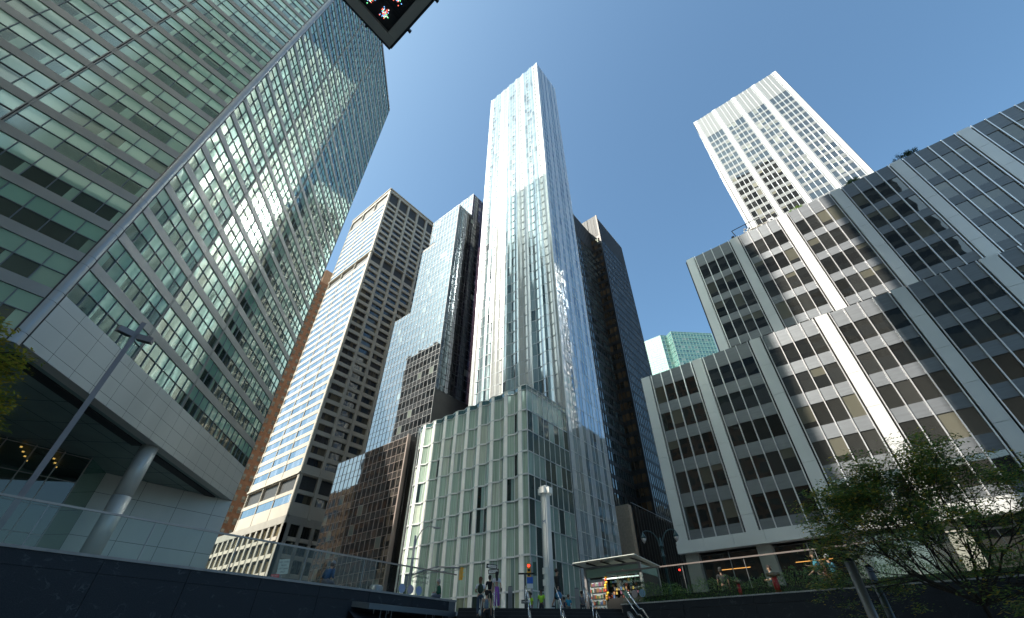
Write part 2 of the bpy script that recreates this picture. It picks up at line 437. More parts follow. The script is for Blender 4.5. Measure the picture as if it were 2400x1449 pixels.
    while 17.4+P*k < ZT:
        z = 17.4+P*k; fw_.slab(body, 0, S0-P1.y, z, min(z+.95, ZT), -.3, 0, 'alu_grey')
        if z+1 < ZT: fw_.quad(body, 0, S0-P1.y, z+.95, min(z+P, ZT), -.1, 'glass_teal', (.03, .07, .07))
        k += 1
    body.face([(P1.x, S0, 2.1), (W0, S0, 2.1), (W0, S0, ZT), (P1.x, S0, ZT)], 'alu_grey')
    body.face([(W0, S0, 2.1), (W0, 42.9, 2.1), (W0, 42.9, ZT), (W0, S0, ZT)], 'alu_grey')
    # soffit with dark recessed strip, down lights
    sof = B.part('soffit')
    sof.face([(W0, 42.95, 17.62), (-3.9, 42.95, 17.62), (a1.x, a1.y, 17.62), (P1.x, P1.y, 17.62), (P1.x, 78, 17.62), (W0, 78, 17.62)], 'soffit')
    f2.slab(sof, 2.0, 19.3, 17.50, 17.615, -2.6, -1.5, 'slot_black'); f2.slab(sof, 22, 37.5, 17.50, 17.615, -2.6, -1.5, 'slot_black')
    for i in range(9):
        f2.slab(sof, .5+i*4.6, .54+i*4.6, 17.6, 17.617, -16, -2.7, 'seam')
    for i in range(4): f2.slab(sof, .5, 39, 17.6, 17.616, -4.1-i*3.4, -4.06-i*3.4, 'seam')
    # back wall of grey metal panels, Y = 71.1
    bw = B.part('panel_wall'); fb = Face((9.0, 71.1), (1, 0, 0), (0, -1, 0))
    zs = [2.1, 4.0, 5.6, 7.2, 8.4, 10.9, 13.4, 15.4, 17.6]; us = [0, 4.4, 8.7, 13.0, 14.9]
    fb.quad(bw, 0, 14.9, 2.1, 17.6, -.08, 'seam')
    for i in range(len(us)-1):
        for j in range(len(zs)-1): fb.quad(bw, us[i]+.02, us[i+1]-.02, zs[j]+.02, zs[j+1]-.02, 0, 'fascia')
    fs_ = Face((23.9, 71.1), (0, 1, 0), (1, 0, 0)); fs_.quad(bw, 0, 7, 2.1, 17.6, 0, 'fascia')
    fa = Face((6.5, 66.5), (2.5, 4.6, 0), (4.6, -2.5, 0)); fa.quad(bw, 0, 5.24, 2.1, 17.6, 0, 'glass_teal', (.05, .14, .13))
    # lobby glass screen
    lob = B.part('lobby_screen'); fl = Face((-22, 66.0), (1, .02, 0), (.02, -1, 0))
    fl.quad(lob, 0, 28.6, 2.1, 17.6, 0, 'lobby_glass')
    lf = B.part('lobby_frame')
    for i in range(13): fl.slab(lf, i*2.38-.05, i*2.38+.05, 2.1, 17.6, -.3, .1, 'alu_grey')
    for j in range(7): fl.slab(lf, 0, 28.6, 2.1+j*2.55, 2.17+j*2.55, -.06, .06, 'alu_grey')
    ins = B.part('lobby_interior'); ins.face([(-24, 77, 2.1), (9, 77, 2.1), (9, 77, 17.6), (-24, 77, 17.6)], 'soffit')
    li = B.part('downlight')
    for i in range(10):
        for j in range(4):
            p = Vector((-20+i*2.6+j*.4, 67.3+j*1.6, 17.3)); li.box(p-Vector((.1, .1, .05)), p+Vector((.1, .1, .05)), 'lamp_warm')
    # round column
    col = B.part('column'); cx, cy = 9.55, 57.9
    z = 2.1
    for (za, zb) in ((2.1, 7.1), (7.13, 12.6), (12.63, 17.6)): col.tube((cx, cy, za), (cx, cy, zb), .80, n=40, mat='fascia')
    col.tube((cx, cy, 2.1), (cx, cy, 17.6), .78, n=24, mat='seam')
    B.done()
tower_teal()

# ---------------------------------------------------------------- wavy white glass tower and its low wing
WAVE = lambda u, per, A: A*math.cos(2*math.pi*u/per)
def wavy():
    B = Bldg('glass_tower', 'tallest slender white and pale blue glass tower with a rippling street face', 'residential tower', (72, 54, STREET))
    XF, Y0, Y1, XR, ZT = 65.6, 40.15, 67.3, 80.2, 211.0
    P = 3.35; cols = 'w'+'bbbb'+'www'+'bbbb'+'www'+'bbbb'+'ww'; cols = cols[::-1]     # from the near corner
    f = Face((XF, Y0), (0, 1, 0), (-1, 0, 0)); L = Y1-Y0; cw = L/len(cols)
    wav = lambda u: WAVE(u, cw*3, .204)*min(1, u/1.2)
    frame, wall = B.part('floor_band'), B.part('wall')
    nfl = int((ZT-2.1)/P)
    top = ZT
    for k in range(nfl):
        z1 = top-k*P; z0 = z1-P
        if z1 < 3: break
        for i, c in enumerate(cols):
            a, b = i*cw, (i+1)*cw; da, db = wav(a), wav(b); dm = wav((a+b)/2)
            w = B.win()
            if c == 'w': mat, col = 'glass_white', jit((.31, .315, .30), .07)
            else:
                mat = 'glass_wavy'; r = rnd.random()
                if k < 3: col = jit((.22, .29, .33), .1)
                elif r < .60: col = jit((.19, .25, .26), .25)
                elif r < .76: col = jit((.16, .22, .23), .25)
                else: col = jit((.03, .045, .05), .4)
            m_ = (a+b)/2
            for (p, dp, q, dq) in ((a, da, m_, dm), (m_, dm, b, db)):
                w.face([f.p(p, z0+.17, dp), f.p(q, z0+.17, dq), f.p(q, z1, dq), f.p(p, z1, dp)], mat, col)
            frame.mesh([f.p(a, z0, da-.05), f.p(b, z0, db-.05), f.p(b, z0+.17, db-.05), f.p(a, z0+.17, da-.05), f.p(a, z0, da+.05), f.p(b, z0, db+.05), f.p(b, z0+.17, db+.05), f.p(a, z0+.17, da+.05)],
                       [(4,5,6,7),(0,1,5,4),(3,7,6,2)], 'joint_grey')
    for i in range(len(cols)+1):
        u = i*cw; d = wav(u); edge = i in (0, len(cols)) or cols[i-1] != cols[min(i, len(cols)-1)]
        t = .10 if edge else .055
        f.slab(frame, u-t, u+t, 2.1, ZT+.1, d-.1, d+.06, 'joint_grey' if not edge else 'white_frame')
    # side face towards the cross street, flat
    g = Face((XF, Y0), (1, 0, 0), (0, -1, 0)); W = XR-XF; pat = 'wbbwbwbbwbw'; gw = W/len(pat)
    for k in range(nfl):
        z1 = top-k*P; z0 = z1-P
        if z1 < 3: break
        for i, c in enumerate(pat):
            w = B.win(); r = rnd.random()
            low = z1 < 70
            if c == 'w': mat, col = 'glass_blue', jit((.62, .64, .66), .05)
            else: mat, col = 'glass_blue', (jit((.20, .26, .28), .3) if r < .8 else jit((.03, .04, .05), .3))
            g.pane(w, i*gw+.03, (i+1)*gw-.03, z0+.09, z1, -.02, mat, col, .004)
        g.slab(frame, 0, W, z0, z0+.09, -.04, .03, 'white_frame')
    for i in range(len(pat)+1): g.slab(frame, i*gw-.035, i*gw+.035, 2.1, ZT+.1, -.04, .04, 'white_frame')
    prism(wall, [(XF+.35, Y0+.3), (XR-.1, Y0+.3), (XR-.1, Y1), (XF+.35, Y1)], 2.1, ZT-.2, 'dark_panel')
    wall.face([(XR, Y0, 2.1), (XR, Y1, 2.1), (XR, Y1, ZT), (XR, Y0, ZT)], 'glass_blue', (.2, .25, .28))
    h = Face((XR, Y1+.05), (-1, 0, 0), (0, 1, 0)); rear = B.part('rear_facade'); pr = 'wwbbwbbwwbw'; hw = (XR-XF)/len(pr)
    for k in range(nfl):
        z1 = top-k*P
        if z1 < 36: break
        for i, c in enumerate(pr):
            h.quad(rear, i*hw+.03, (i+1)*hw-.03, z1-P+.1, z1, .1*math.cos(i*2.1), 'glass_white' if c == 'w' else 'glass_rose', jit((.7, .68, .6), .08) if c == 'w' else jit((.10, .12, .11), .4), d2=.1*math.cos((i+1)*2.1))
        h.slab(rear, 0, XR-XF, z1-P, z1-P+.1, -.1, .12, 'white_frame')
    B.done(100, lambda w: w.v[0][2] > 36 or w.v[0][0] > 66.2)
    # ---- low wing
    B = Bldg('corner_building', 'low corner building of rippling green glass at the foot of the white tower', 'apartment building', (58, 54, STREET))
    XF, Y0, Y1 = 52.5, 39.94, 68.6; ZT = 37.9
    f = Face((XF, Y0), (0, 1, 0), (-1, 0, 0)); frame, pier, wall = B.part('floor_band'), B.part('pier'), B.part('wall')
    per = 3.13; u0 = 1.35
    wav = lambda u: WAVE(u-u0, per, .27)*min(1, max(0, u)/.8)
    lv = [2.1, 7.3, 11.4, 15.2, 18.8, 22.3, 25.9, 29.4, 33.0, 36.9]
    L = Y1-Y0; A_ = 1
    us = [0, 1.0, 1.80]
    while us[-1] < L-1.0: us += [us[-1]+1.165, us[-1]+2.33, us[-1]+3.13]
    us = [u for u in us if u <= L+.3]
    kinds = ['g', 'p']+['g', 'g', 'p']*20
    for j in range(len(lv)-1):
        z0, z1 = lv[j]+.14, lv[j+1]
        flo = rnd.random()
        for i in range(len(us)-1):
            a, b = us[i], us[i+1]; da, db = wav(a), wav(b); m_ = (a+b)/2; dm = wav(m_)
            if kinds[i] == 'p':
                for (p, dp, q, dq) in ((a, da, m_, dm), (m_, dm, b, db)):
                    pier.face([f.p(p, lv[j], dp+.04), f.p(q, lv[j], dq+.04), f.p(q, z1, dq+.04), f.p(p, z1, dp+.04)], 'white_metal')
                continue
            w = B.win(); r = rnd.random()
            open_ = j in (4, 6, 7)
            if j == 0: col = jit((.40, .44, .30), .4) if r < .6 else jit((.04, .06, .05), .5)
            elif r < (.5 if open_ else .85): col = jit((.36, .46, .37), .12)
            elif r < .9: col = jit((.50, .56, .46), .08)
            else: col = jit((.02, .03, .028), .4)
            if j == 8: col = jit((.36, .46, .38), .1)
            sub = [(a+.05, m_), (m_, b-.05)]
            for n_, (p, q) in enumerate(sub):
                dp, dq = wav(p)-.05, wav(q)-.05
                cc = col if (r < .85 or n_) else jit((.25, .34, .3), .1)
                w.face([f.p(p, z0, dp), f.p(q, z0, dq), f.p(q, z1, dq), f.p(p, z1, dp)], 'glass_low', cc)
        # parapet and floor bands
        for i in range(len(us)-1):
            a, b = us[i], us[i+1]; da, db = wav(a)+.11, wav(b)+.11
            for zz, h in ((lv[j]-.04, .22),)+(((ZT-1.0, .08), (ZT-.08, .08)) if j == 8 else ()):
                frame.mesh([f.p(a, zz, da-.2), f.p(b, zz, db-.2), f.p(b, zz+h, db-.2), f.p(a, zz+h, da-.2), f.p(a, zz, da), f.p(b, zz, db), f.p(b, zz+h, db), f.p(a, zz+h, da)],
                           [(4,5,6,7),(0,1,5,4),(3,7,6,2)], 'white_frame')
            if j == 8:
                frame.face([f.p(a, ZT-.92, da-.1), f.p(b, ZT-.92, db-.1), f.p(b, ZT-.08, db-.1), f.p(a, ZT-.08, da-.1)], 'white_metal' if kinds[i] == 'p' else 'glass_low', (.06, .12, .12))
    for u in us: f.slab(frame, u-.045, u+.045, 2.1, 36.9, wav(u)-.1, wav(u)+.03, 'white_frame')
    g = Face((XF, Y0), (1, 0, 0), (0, -1, 0)); W = 64.9-XF; n = 8
    for j in range(len(lv)-1):
        for i in range(n):
            w = B.win(); r = rnd.random()
            col = jit((.30, .40, .35), .2) if r < .75 else jit((.025, .04, .04), .4)
            if j == 6 or j == 4: col = jit((.05, .08, .08), .5)
            g.pane(w, i*W/n+.05, (i+1)*W/n-.05, lv[j]+.14, lv[j+1], -.05, 'glass_low', col, .005)
        g.slab(frame, 0, W, lv[j], lv[j]+.14, -.05, .05, 'white_frame')
    g.slab(frame, 0, W, ZT-1, ZT-.92, -.05, .04, 'white_frame'); g.slab(frame, 0, W, ZT-.08, ZT, -.1, .06, 'white_frame')
    g.quad(frame, 0, W, ZT-.92, ZT-.08, -.03, 'glass_low', (.06, .12, .12))
    for i in range(n+1): g.slab(frame, i*W/n-.045, i*W/n+.045, 2.1, ZT, -.05, .05, 'white_frame')
    prism(wall, [(XF+.5, Y0+.2), (65.5, Y0+.2), (65.5, Y1), (XF+.5, Y1)], 2.1, ZT-1, 'dark_panel')
    wall.face([(XF+.1, Y1, 2.1), (66, Y1, 2.1), (66, Y1, ZT), (XF+.1, Y1, ZT)], 'white_metal')
    B.done()
wavy()

# ---------------------------------------------------------------- grey-white office with black slots (and its tower)
def slotted(B, X, YL, nb, ztop, wins, zbot, period=7.35, pier_w=1.3, end_pier=True, mat_p='pier_white', seam=3.84, f0m='glass_dark', blind=(.11, .105, .08), sp='spandrel_grey', topw=None, mirrored=False):
    """nb bays of four panels running towards -Y from YL; wins = list of (z0, z1)"""
    f = Face((X, YL), (0, -1, 0), (-1, 0, 0))
    mull, slot = B.part('mullion'), B.part('shadow_gap')
    for b in range(nb+1):
        u = b*period; pier = B.piece('pier')
        z = ztop; 
        while z > zbot:
            z0 = max(z-seam, zbot); f.slab(pier, u+.02, u+pier_w-.02, z0+.015, z-.015, -.3, .16, mat_p); z = z0
        f.quad(slot, u-.22, u+pier_w+.22, zbot, ztop-.05, -.25, 'slot_black')
        if b == nb: break
        a0 = u+pier_w+.2; a1 = u+period-.2; w4 = (a1-a0)/4
        for i in range(5):
            q = a0+i*w4; f.slab(mull, q-.05, q+.05, zbot, ztop, -.1, .13, 'silver')
        zc = ztop
        for (z0, z1) in wins+[(zbot, zbot)]:
            spn = B.piece('spandrel')
            for i in range(4): f.slab(spn, a0+i*w4+.05, a0+(i+1)*w4-.05, z1, zc, -.2, -.02, sp)
            zc = z0
            if z1 <= z0: break
            for i in range(4):
                w = B.win(); p, q = a0+i*w4+.05, a0+(i+1)*w4-.05; r = rnd.random()
                c = jit((.028, .028, .026), .5)
                if r < .20:
                    zb = z1-(z1-z0)*rnd.choice((.25, .4, .75)); f.pane(w, p, q, z0, zb, -.1, f0m, c); f.pane(w, p, q, zb, z1, -.1, f0m, jit(blind, .2))
                elif r < .24: f.pane(w, p, q, z0, z1, -.1, f0m, jit(blind, .2))
                else: f.pane(w, p, q, z0, z1, -.1, f0m, c)
    return f
def offices():
    B = Bldg('office_building', 'stepped white and grey office building with black vertical slots, lit by a wedge of sun', 'office building', (70, -10, STREET))
    wl = [(26.75-3.84*k, 29.15-3.84*k) for k in range(5)]
    slotted(B, 52.5, 19.3, 7, 31.2, wl, 10.4)
    wu = [(48.75-4.1*k, 51.6-4.1*k) for k in range(5)]
    slotted(B, 59.0, 9.15, 7, 54.1, wu, 31.0, seam=4.1)
    wall = B.part('wall')
    YN = -34.5
    # step roof, end walls, roofs
    prism(wall, [(52.85, 19.25), (52.85, YN), (108, YN), (108, 19.25)], 2.1, 31.0, 'pier_white', skip=(0,))
    prism(wall, [(59.35, 9.1), (59.35, YN-8), (95, YN-8), (95, 9.1)], 30.9, 53.9, 'pier_white', skip=(0,))
    wall.face([(52.8, 19.3, 9.9), (52.8, YN, 9.9), (52.8, YN, 31), (52.8, 19.3, 31)], 'slot_black')
    wall.face([(59.3, 9.1, 31), (59.3, YN-8, 31), (59.3, YN-8, 54), (59.3, 9.1, 54)], 'slot_black')
    wall.box((52.62, 19.28, 10.4), (53.6, 19.3, 31.2), 'pier_white')
    # fascia over ground floor
    f = Face((52.5, 19.4), (0, -1, 0), (-1, 0, 0)); fa = B.part('fascia')
    for i in range(18): f.slab(fa, i*3.05+.01, (i+1)*3.05-.01, 9.2, 10.0, -.6, .35, 'pier_white'); f.slab(fa, i*3.05+.01, (i+1)*3.05-.01, 10.02, 10.4, -.6, .22, 'pier_white')
    # ground floor piers, storefront glass, base wall
    gp = B.part('ground_pier')
    for b in range(8):
        f.slab(gp, b*7.35+.5, b*7.35+1.9, 2.1, 9.2, -1.1, -.3, 'precast_grey')
    for b in range(7):
        for i in range(2):
            w = B.win(); a = b*7.35+1.9+i*2.98; f.pane(w, a+.04, a+2.93, 5.0, 9.05, -1.0, 'glass_dark', jit((.03, .03, .028), .4))
            f.slab(w, a-.04, a+.04, 5.0, 9.2, -1.05, -.9, 'steel_dull')
        f.slab(gp, b*7.35+1.9, b*7.35+7.85, 2.1, 4.98, -1.1, -.8, 'spandrel_light')
        li = B.part('ceiling_light')
        if b < 2: f.slab(li, b*7.35+3.4, b*7.35+6.6, 7.5, 7.56, -.985, -.975, 'lamp_warm')
    B.done()
    T = Bldg('office_tower', 'tall white and grey office tower with rows of square windows, rising behind the stepped offices', 'office tower', (130, -20, STREET))
    wt = [(149.9, 153.6)]+[(146.45-3.75*k, 148.95-3.75*k) for k in range(36)]
    slotted(T, 110, -3.75, 4, 167.2, wt, 12, period=7.34, f0m='glass_tower', seam=7.5, sp='spandrel_light', blind=(.26, .25, .20))
    wall = T.part('wall')
    prism(wall, [(110.3, -3.8), (110.3, -34.4), (146, -34.4), (146, -3.8)], 2.1, 167, 'pier_white')
    g = Face((110.1, -3.75), (1, 0, 0), (0, 1, 0)); rib = T.part('side_rib')
    for b in range(6):
        u = b*6.1; g.slab(rib, u+.2, u+1.6, 2.1, 167.2, -.2, .15, 'pier_white')
        for i in range(1, 4): g.slab(rib, u+1.6+i*1.12-.05, u+1.6+i*1.12+.05, 2.1, 167.1, -.1, .12, 'silver')
        for k in range(40):
            z = 149.9-3.75*k
            if z < 10: break
            for i in range(4):
                w = T.win(); g.pane(w, u+1.66+i*1.12, u+1.6+(i+1)*1.12-.06, z, z+2.5, .02, 'glass_strip', jit((.1, .1, .1), .5))
    T.done()
offices()

# ---------------------------------------------------------------- beige precast tower + podium
def beige():
    B = Bldg('office_tower', 'beige concrete office tower with horizontal blue window strips and dark louvre bands', 'office tower', (75, 135, STREET))
    X0, Y0, Y1, X1 = 54.3, 119.7, 150.8, 100.0
    ZT = 173.7
    wall, pier, lou = B.part('wall'), B.part('pier'), B.part('louvre')
    fl = Face((X0, Y0), (0, 1, 0), (-1, 0, 0)); fr = Face((X0, Y0), (1, 0, 0), (0, -1, 0))
    rows = [('l', 164.5, 171.3)]+[('w', 161.2-3.42*k, 163.35-3.42*k) for k in range(10)]+[('l', 125.3, 129.4)]+[('w', 121.4-3.43*k, 123.55-3.43*k) for k in range(24)]+[('l', 35.9, 39.7)]+[('w', 32.6, 34.9)]
    for f, L, first, bay, pw, nb in ((fl, Y1-Y0, 1.3, 9.75, .42, 3), (fr, X1-X0, .75, 5.65, .95, 8)):
        right = f is fr
        zc = ZT
        for kind, z0, z1 in rows:
            f.slab(wall, 0, L, z1, zc, -.8, 0 if right else -.0, 'precast'); zc = z0
            for b in range(nb):
                a = first+b*bay; e = a+bay-pw
                if e > L: e = L-.1
                if kind == 'l': f.quad(B.piece('louvre'), a, e, z0, z1, -.6, 'louvre')
                else:
                    w = B.win(); n = 6 if not right else 4; dd = -.10 if not right else -.55
                    for i in range(n):
                        p = a+(e-a)*i/n+.03; q = a+(e-a)*(i+1)/n-.03; r = rnd.random()
                        c = jit((.03, .035, .045), .4) if r < .6 else jit((.14, .14, .15), .3)
                        if right and r > .6: c = jit((.10, .085, .06), .5)
                        f.pane(w, p, q, z0, z1, dd, 'glass_strip' if not right else 'glass_dark', c, .004)
                    f.slab(w, a, e, z0+.0, z0+.07, dd-.03, dd+.05, 'black_metal')
        f.slab(wall, 0, L, 29, zc, -.8, 0, 'precast')
        for b in range(nb+1):
            a = first+b*bay-pw
            if b == 0: a = 0
            e = first+b*bay
            if a > L: continue
            pier = B.piece('pier')
            if b == 0: f.slab(pier, .02, e, 29, ZT-1.0, -.8, .10 if right else .06, 'precast')
            else: f.slab(pier, a, min(e, L), 29, ZT-1.4, -.8, .28 if right else .05, 'precast')
            if not right and b: f.slab(pier, (a+e)/2-.04, (a+e)/2+.04, 29, ZT-1.4, .02, .07, 'slot_black')
        f.slab(wall, -.1, L, ZT-.6, ZT, -.8, .35, 'precast'); f.slab(wall, 0, L, 129.6, 130.0, -.3, .35, 'precast'); f.slab(wall, 0, L, 40.0, 40.4, -.3, .35, 'precast')
    prism(wall, [(X0+.8, Y0+.8), (X1, Y0+.8), (X1, Y1), (X0+.8, Y1)], 29, ZT-.3, 'louvre')
    wall.face([(X0, Y1+.02, 29), (X1, Y1+.02, 29), (X1, Y1+.02, ZT), (X0, Y1+.02, ZT)], 'precast')
    # podium
    P0 = Face((X0-.05, Y0-.05), (0, 1, 0), (-1, 0, 0)); P1 = Face((X0-.05, Y0-.05), (1, 0, 0), (0, -1, 0)); pod = B.part('podium_wall')
    for f, L, n in ((P0, 44, 13), (P1, 44, 12)):
        bay = 3.45
        f.slab(pod, 0, L, 27.5, 29.4, -.8, .05, 'precast_grey')
        for j in range(7):
            z1 = 27.5-3.9*j; z0 = z1-2.85
            f.slab(pod, 0, L, z0-1.05, z0, -.7, -.05, 'precast_grey')
            for b in range(n):
                a = .8+b*bay; w = B.win()
                for i in range(3): f.pane(w, a+.95+i*.83, a+.95+(i+1)*.83-.05, z0, z1, -.5, 'glass_dark', jit((.12, .10, .06), .7) if f is P0 else jit((.03, .03, .025), .6))
                f.slab(pod, a+1.0, a+bay-.1, z0-.95, z0-.05, -.1, .12, 'precast')
        for b in range(n+1): f.slab(pod, .0 if b == 0 else .8+b*bay-.02, .8+b*bay+.9, 2.1, 27.6, -.7, .0, 'precast_grey')
    prism(pod, [(X0+.8, Y0+.8), (X1, Y0+.8), (X1, Y0+44), (X0+.8, Y0+44)], 2.1, 29.3, 'louvre')
    B.done()
    # brick tower behind
    K = Bldg('brick_tower', 'old brown brick tower with an ornate crown, squeezed between the green and beige towers', 'tower', (66, 185, STREET))
    bw, tr = K.part('wall'), K.part('crown')
    f = Face((54.3, 164), (0, 1, 0), (-1, 0, 0)); L = 34
    f.slab(bw, 0, L, 2.1, 140, -20, 0, 'brick')
    f.slab(bw, 2, L-2, 140, 150, -18, -2, 'brick_light'); 
    for i in range(9):
        for j in range(38):
            z = 134-3.5*j
            if z < 4: break
            w = K.win(); a = 1.6+i*3.6+(.5 if i % 2 else 0)
            f.pane(w, a, a+1.15, z, z+.9, .03, 'glass_dark', jit((.03, .03, .03), .5)); f.pane(w, a, a+1.15, z+.96, z+1.9, .04, 'glass_dark', jit((.09, .09, .08), .8))
            f.slab(w, a-.1, a+1.25, z-.15, z, 0, .12, 'brick')
    g = Face((54.3, 164), (1, 0, 0), (0, -1, 0))
    for i in range(6):
        for j in range(40):
            z = 136-3.4*j
            if z < 4: break
            w = K.win(); a = .9+i*2.5
            g.pane(w, a, a+1.1, z, z+.9, .03, 'glass_dark', jit((.03, .03, .03), .5)); g.pane(w, a, a+1.1, z+.96, z+1.9, .04, 'glass_dark', jit((.10, .10, .09), .8))
            g.slab(w, a-.1, a+1.2, z-.18, z, 0, .10, 'brick')
    for i in range(12):
        u = 1+i*2.9
        f.slab(tr, u-.35, u+.35, 132, 152, -.3, .5, 'brick_light'); p = f.p(u, 155, .1); tr.tube(f.p(u, 152, .1), p, .45, .05, 6, 'brick_light')
        tr.tube(f.p(u+.3, 150, .3), f.p(u+2.6, 154.5, .3), .16, n=5, mat='brick_light'); tr.tube(f.p(u+2.6, 150, .3), f.p(u+.3, 154.5, .3), .16, n=5, mat='brick_light')
    f.slab(tr, 0, L, 148.5, 149.6, -.3, .7, 'brick_light')
    K.done()
beige()

# ---------------------------------------------------------------- black glass stepped tower + black low building
def curtain(B, f, L, z0, z1, cw, pitch, wh, gmat, spc, wcol, bar, grid='mullion', t=.05, d=.05, clip=None, zt=None, bright=.09):
    """window / spandrel glass grid; clip(u, z) -> keep"""
    n = max(1, round(L/cw)); cw = L/n; gr = B.part(grid); k = 0
    while True:
        zt_ = z1-k*pitch; zb = zt_-pitch
        if zt_ <= z0+.3: break
        zb = max(zb, z0); zm = min(zt_, zb+pitch-wh) if zb+pitch-wh < zt_ else zt_
        sp_h = pitch-wh
        za = zt_-sp_h
        for i in range(n):
            a, b = i*cw, (i+1)*cw
            if clip and not clip((a+b)/2, (zt_+zb)/2): continue
            w = B.win(); r = rnd.random()
            f.pane(w, a+t*.5, b-t*.5, max(za, zb), zt_, 0, gmat, jit(spc, .12), .002)
            if za > zb+.1:
                c = jit(wcol, .5) if r > bright else jit((.20, .23, .20), .3)
                f.pane(w, a+t*.5, b-t*.5, zb, za, 0, gmat, c, .003)
            f.slab(gr, a, b, zt_-t*.5, zt_+t*.5, -.02, d, bar); f.slab(gr, a, b, za-t*.5, za+t*.5, -.02, d, bar)
            f.slab(gr, a-t*.5, a+t*.5, zb, zt_, -.02, d+.03, bar)
        k += 1
    f.slab(gr, L-t, L, z0, z1 if not clip else z0+.1, -.02, d+.03, bar)
def blacks():
    B = Bldg('glass_tower', 'dark mirror glass tower with setbacks on its left edge, between the beige and white towers', 'office tower', (62, 84, STREET))
    X0, Y0, Y1 = 57.7, 71.5, 95.4
    f = Face((X0, Y0), (0, 1, 0), (-1, 0, 0)); P = 3.37
    def clip(u, z): return u < 10.6 or (u < 16.4 and z < 110.7) or z < 81.8
    curtain(B, f, Y1-Y0, 30, 122.9, 1.49, P, 2.0, 'glass_mirror', (.06, .064, .068), (.015, .018, .02), 'grid_silver', clip=clip, t=.07)
    g = Face((X0, Y0), (1, 0, 0), (0, -1, 0))
    curtain(B, g, 6.0, 50.6, 122.9, 1.5, P, 2.0, 'glass_mirror', (.02, .02, .022), (.015, .015, .018), 'black_metal', t=.09, bright=.05)
    g2 = Face((63.7, Y0), (1, 0, 0), (0, -1, 0))
    curtain(B, g2, 10.5, 50.6, 135.8, 1.5, P, 2.0, 'glass_mirror', (.02, .02, .022), (.015, .015, .018), 'black_metal', t=.09, bright=.05)
    f2 = Face((63.7, Y0), (0, 1, 0), (-1, 0, 0))
    curtain(B, f2, 22, 122.5, 135.8, 1.49, P, 2.0, 'glass_mirror', (.10, .105, .11), (.03, .035, .04), 'grid_silver', t=.07)
    wall = B.part('wall')
    g.slab(wall, 0, 18, 30, 50.55, -.2, .03, 'dark_panel')
    prism(wall, [(X0+.1, Y0+.1), (63.8, Y0+.1), (63.8, 82.1), (X0+.1, 82.1)], 30, 122.8, 'dark_panel')
    prism(wall, [(X0+.1, 82), (74, 82), (74, 87.9), (X0+.1, 87.9)], 30, 110.6, 'dark_panel')
    prism(wall, [(X0+.1, 87.8), (74, 87.8), (74, 95.4), (X0+.1, 95.4)], 30, 81.7, 'dark_panel')
    prism(wall, [(63.8, Y0+.1), (74, Y0+.1), (74, 93.5), (63.8, 93.5)], 30, 135.7, 'dark_panel')
    B.done()
    D = Bldg('office_building', 'low black glass building with thin grid lines beside the rippling green one', 'office building', (58, 84, STREET))
    X0, Y0, Y1 = 52.45, 71.45, 97.5
    f = Face((X0, Y0), (0, 1, 0), (-1, 0, 0)); f_h = 36.9
    curtain(D, f, Y1-Y0, 2.1, f_h, 1.6, 3.45, 2.0, 'glass_black', (.045, .042, .04), (.014, .015, .016), 'grid_pink', t=.07)
    wall = D.part('wall')
    prism(wall, [(X0+.1, Y0), (57.6, Y0), (57.6, Y1), (X0+.1, Y1)], 2.1, f_h-.1, 'dark_panel')
    f.slab(wall, -.35, 0, 2.1, f_h+.25, -.4, .35, 'grid_pink')
    g = Face((X0, Y0), (1, 0, 0), (0, -1, 0)); pn = D.part('pipe')
    g.slab(wall, .3, 5.4, 2.1, f_h+.3, -.1, .05, 'dark_panel')
    pn.tube(g.p(1.0, 2.1, .3), g.p(1.0, f_h-1, .3), .06, mat='black_metal')
    for i in range(11): pn.tube(g.p(1.0, 4+i*3, .05), g.p(1.0, 4+i*3, .38), .13, mat='black_metal')
    D.done()
blacks()

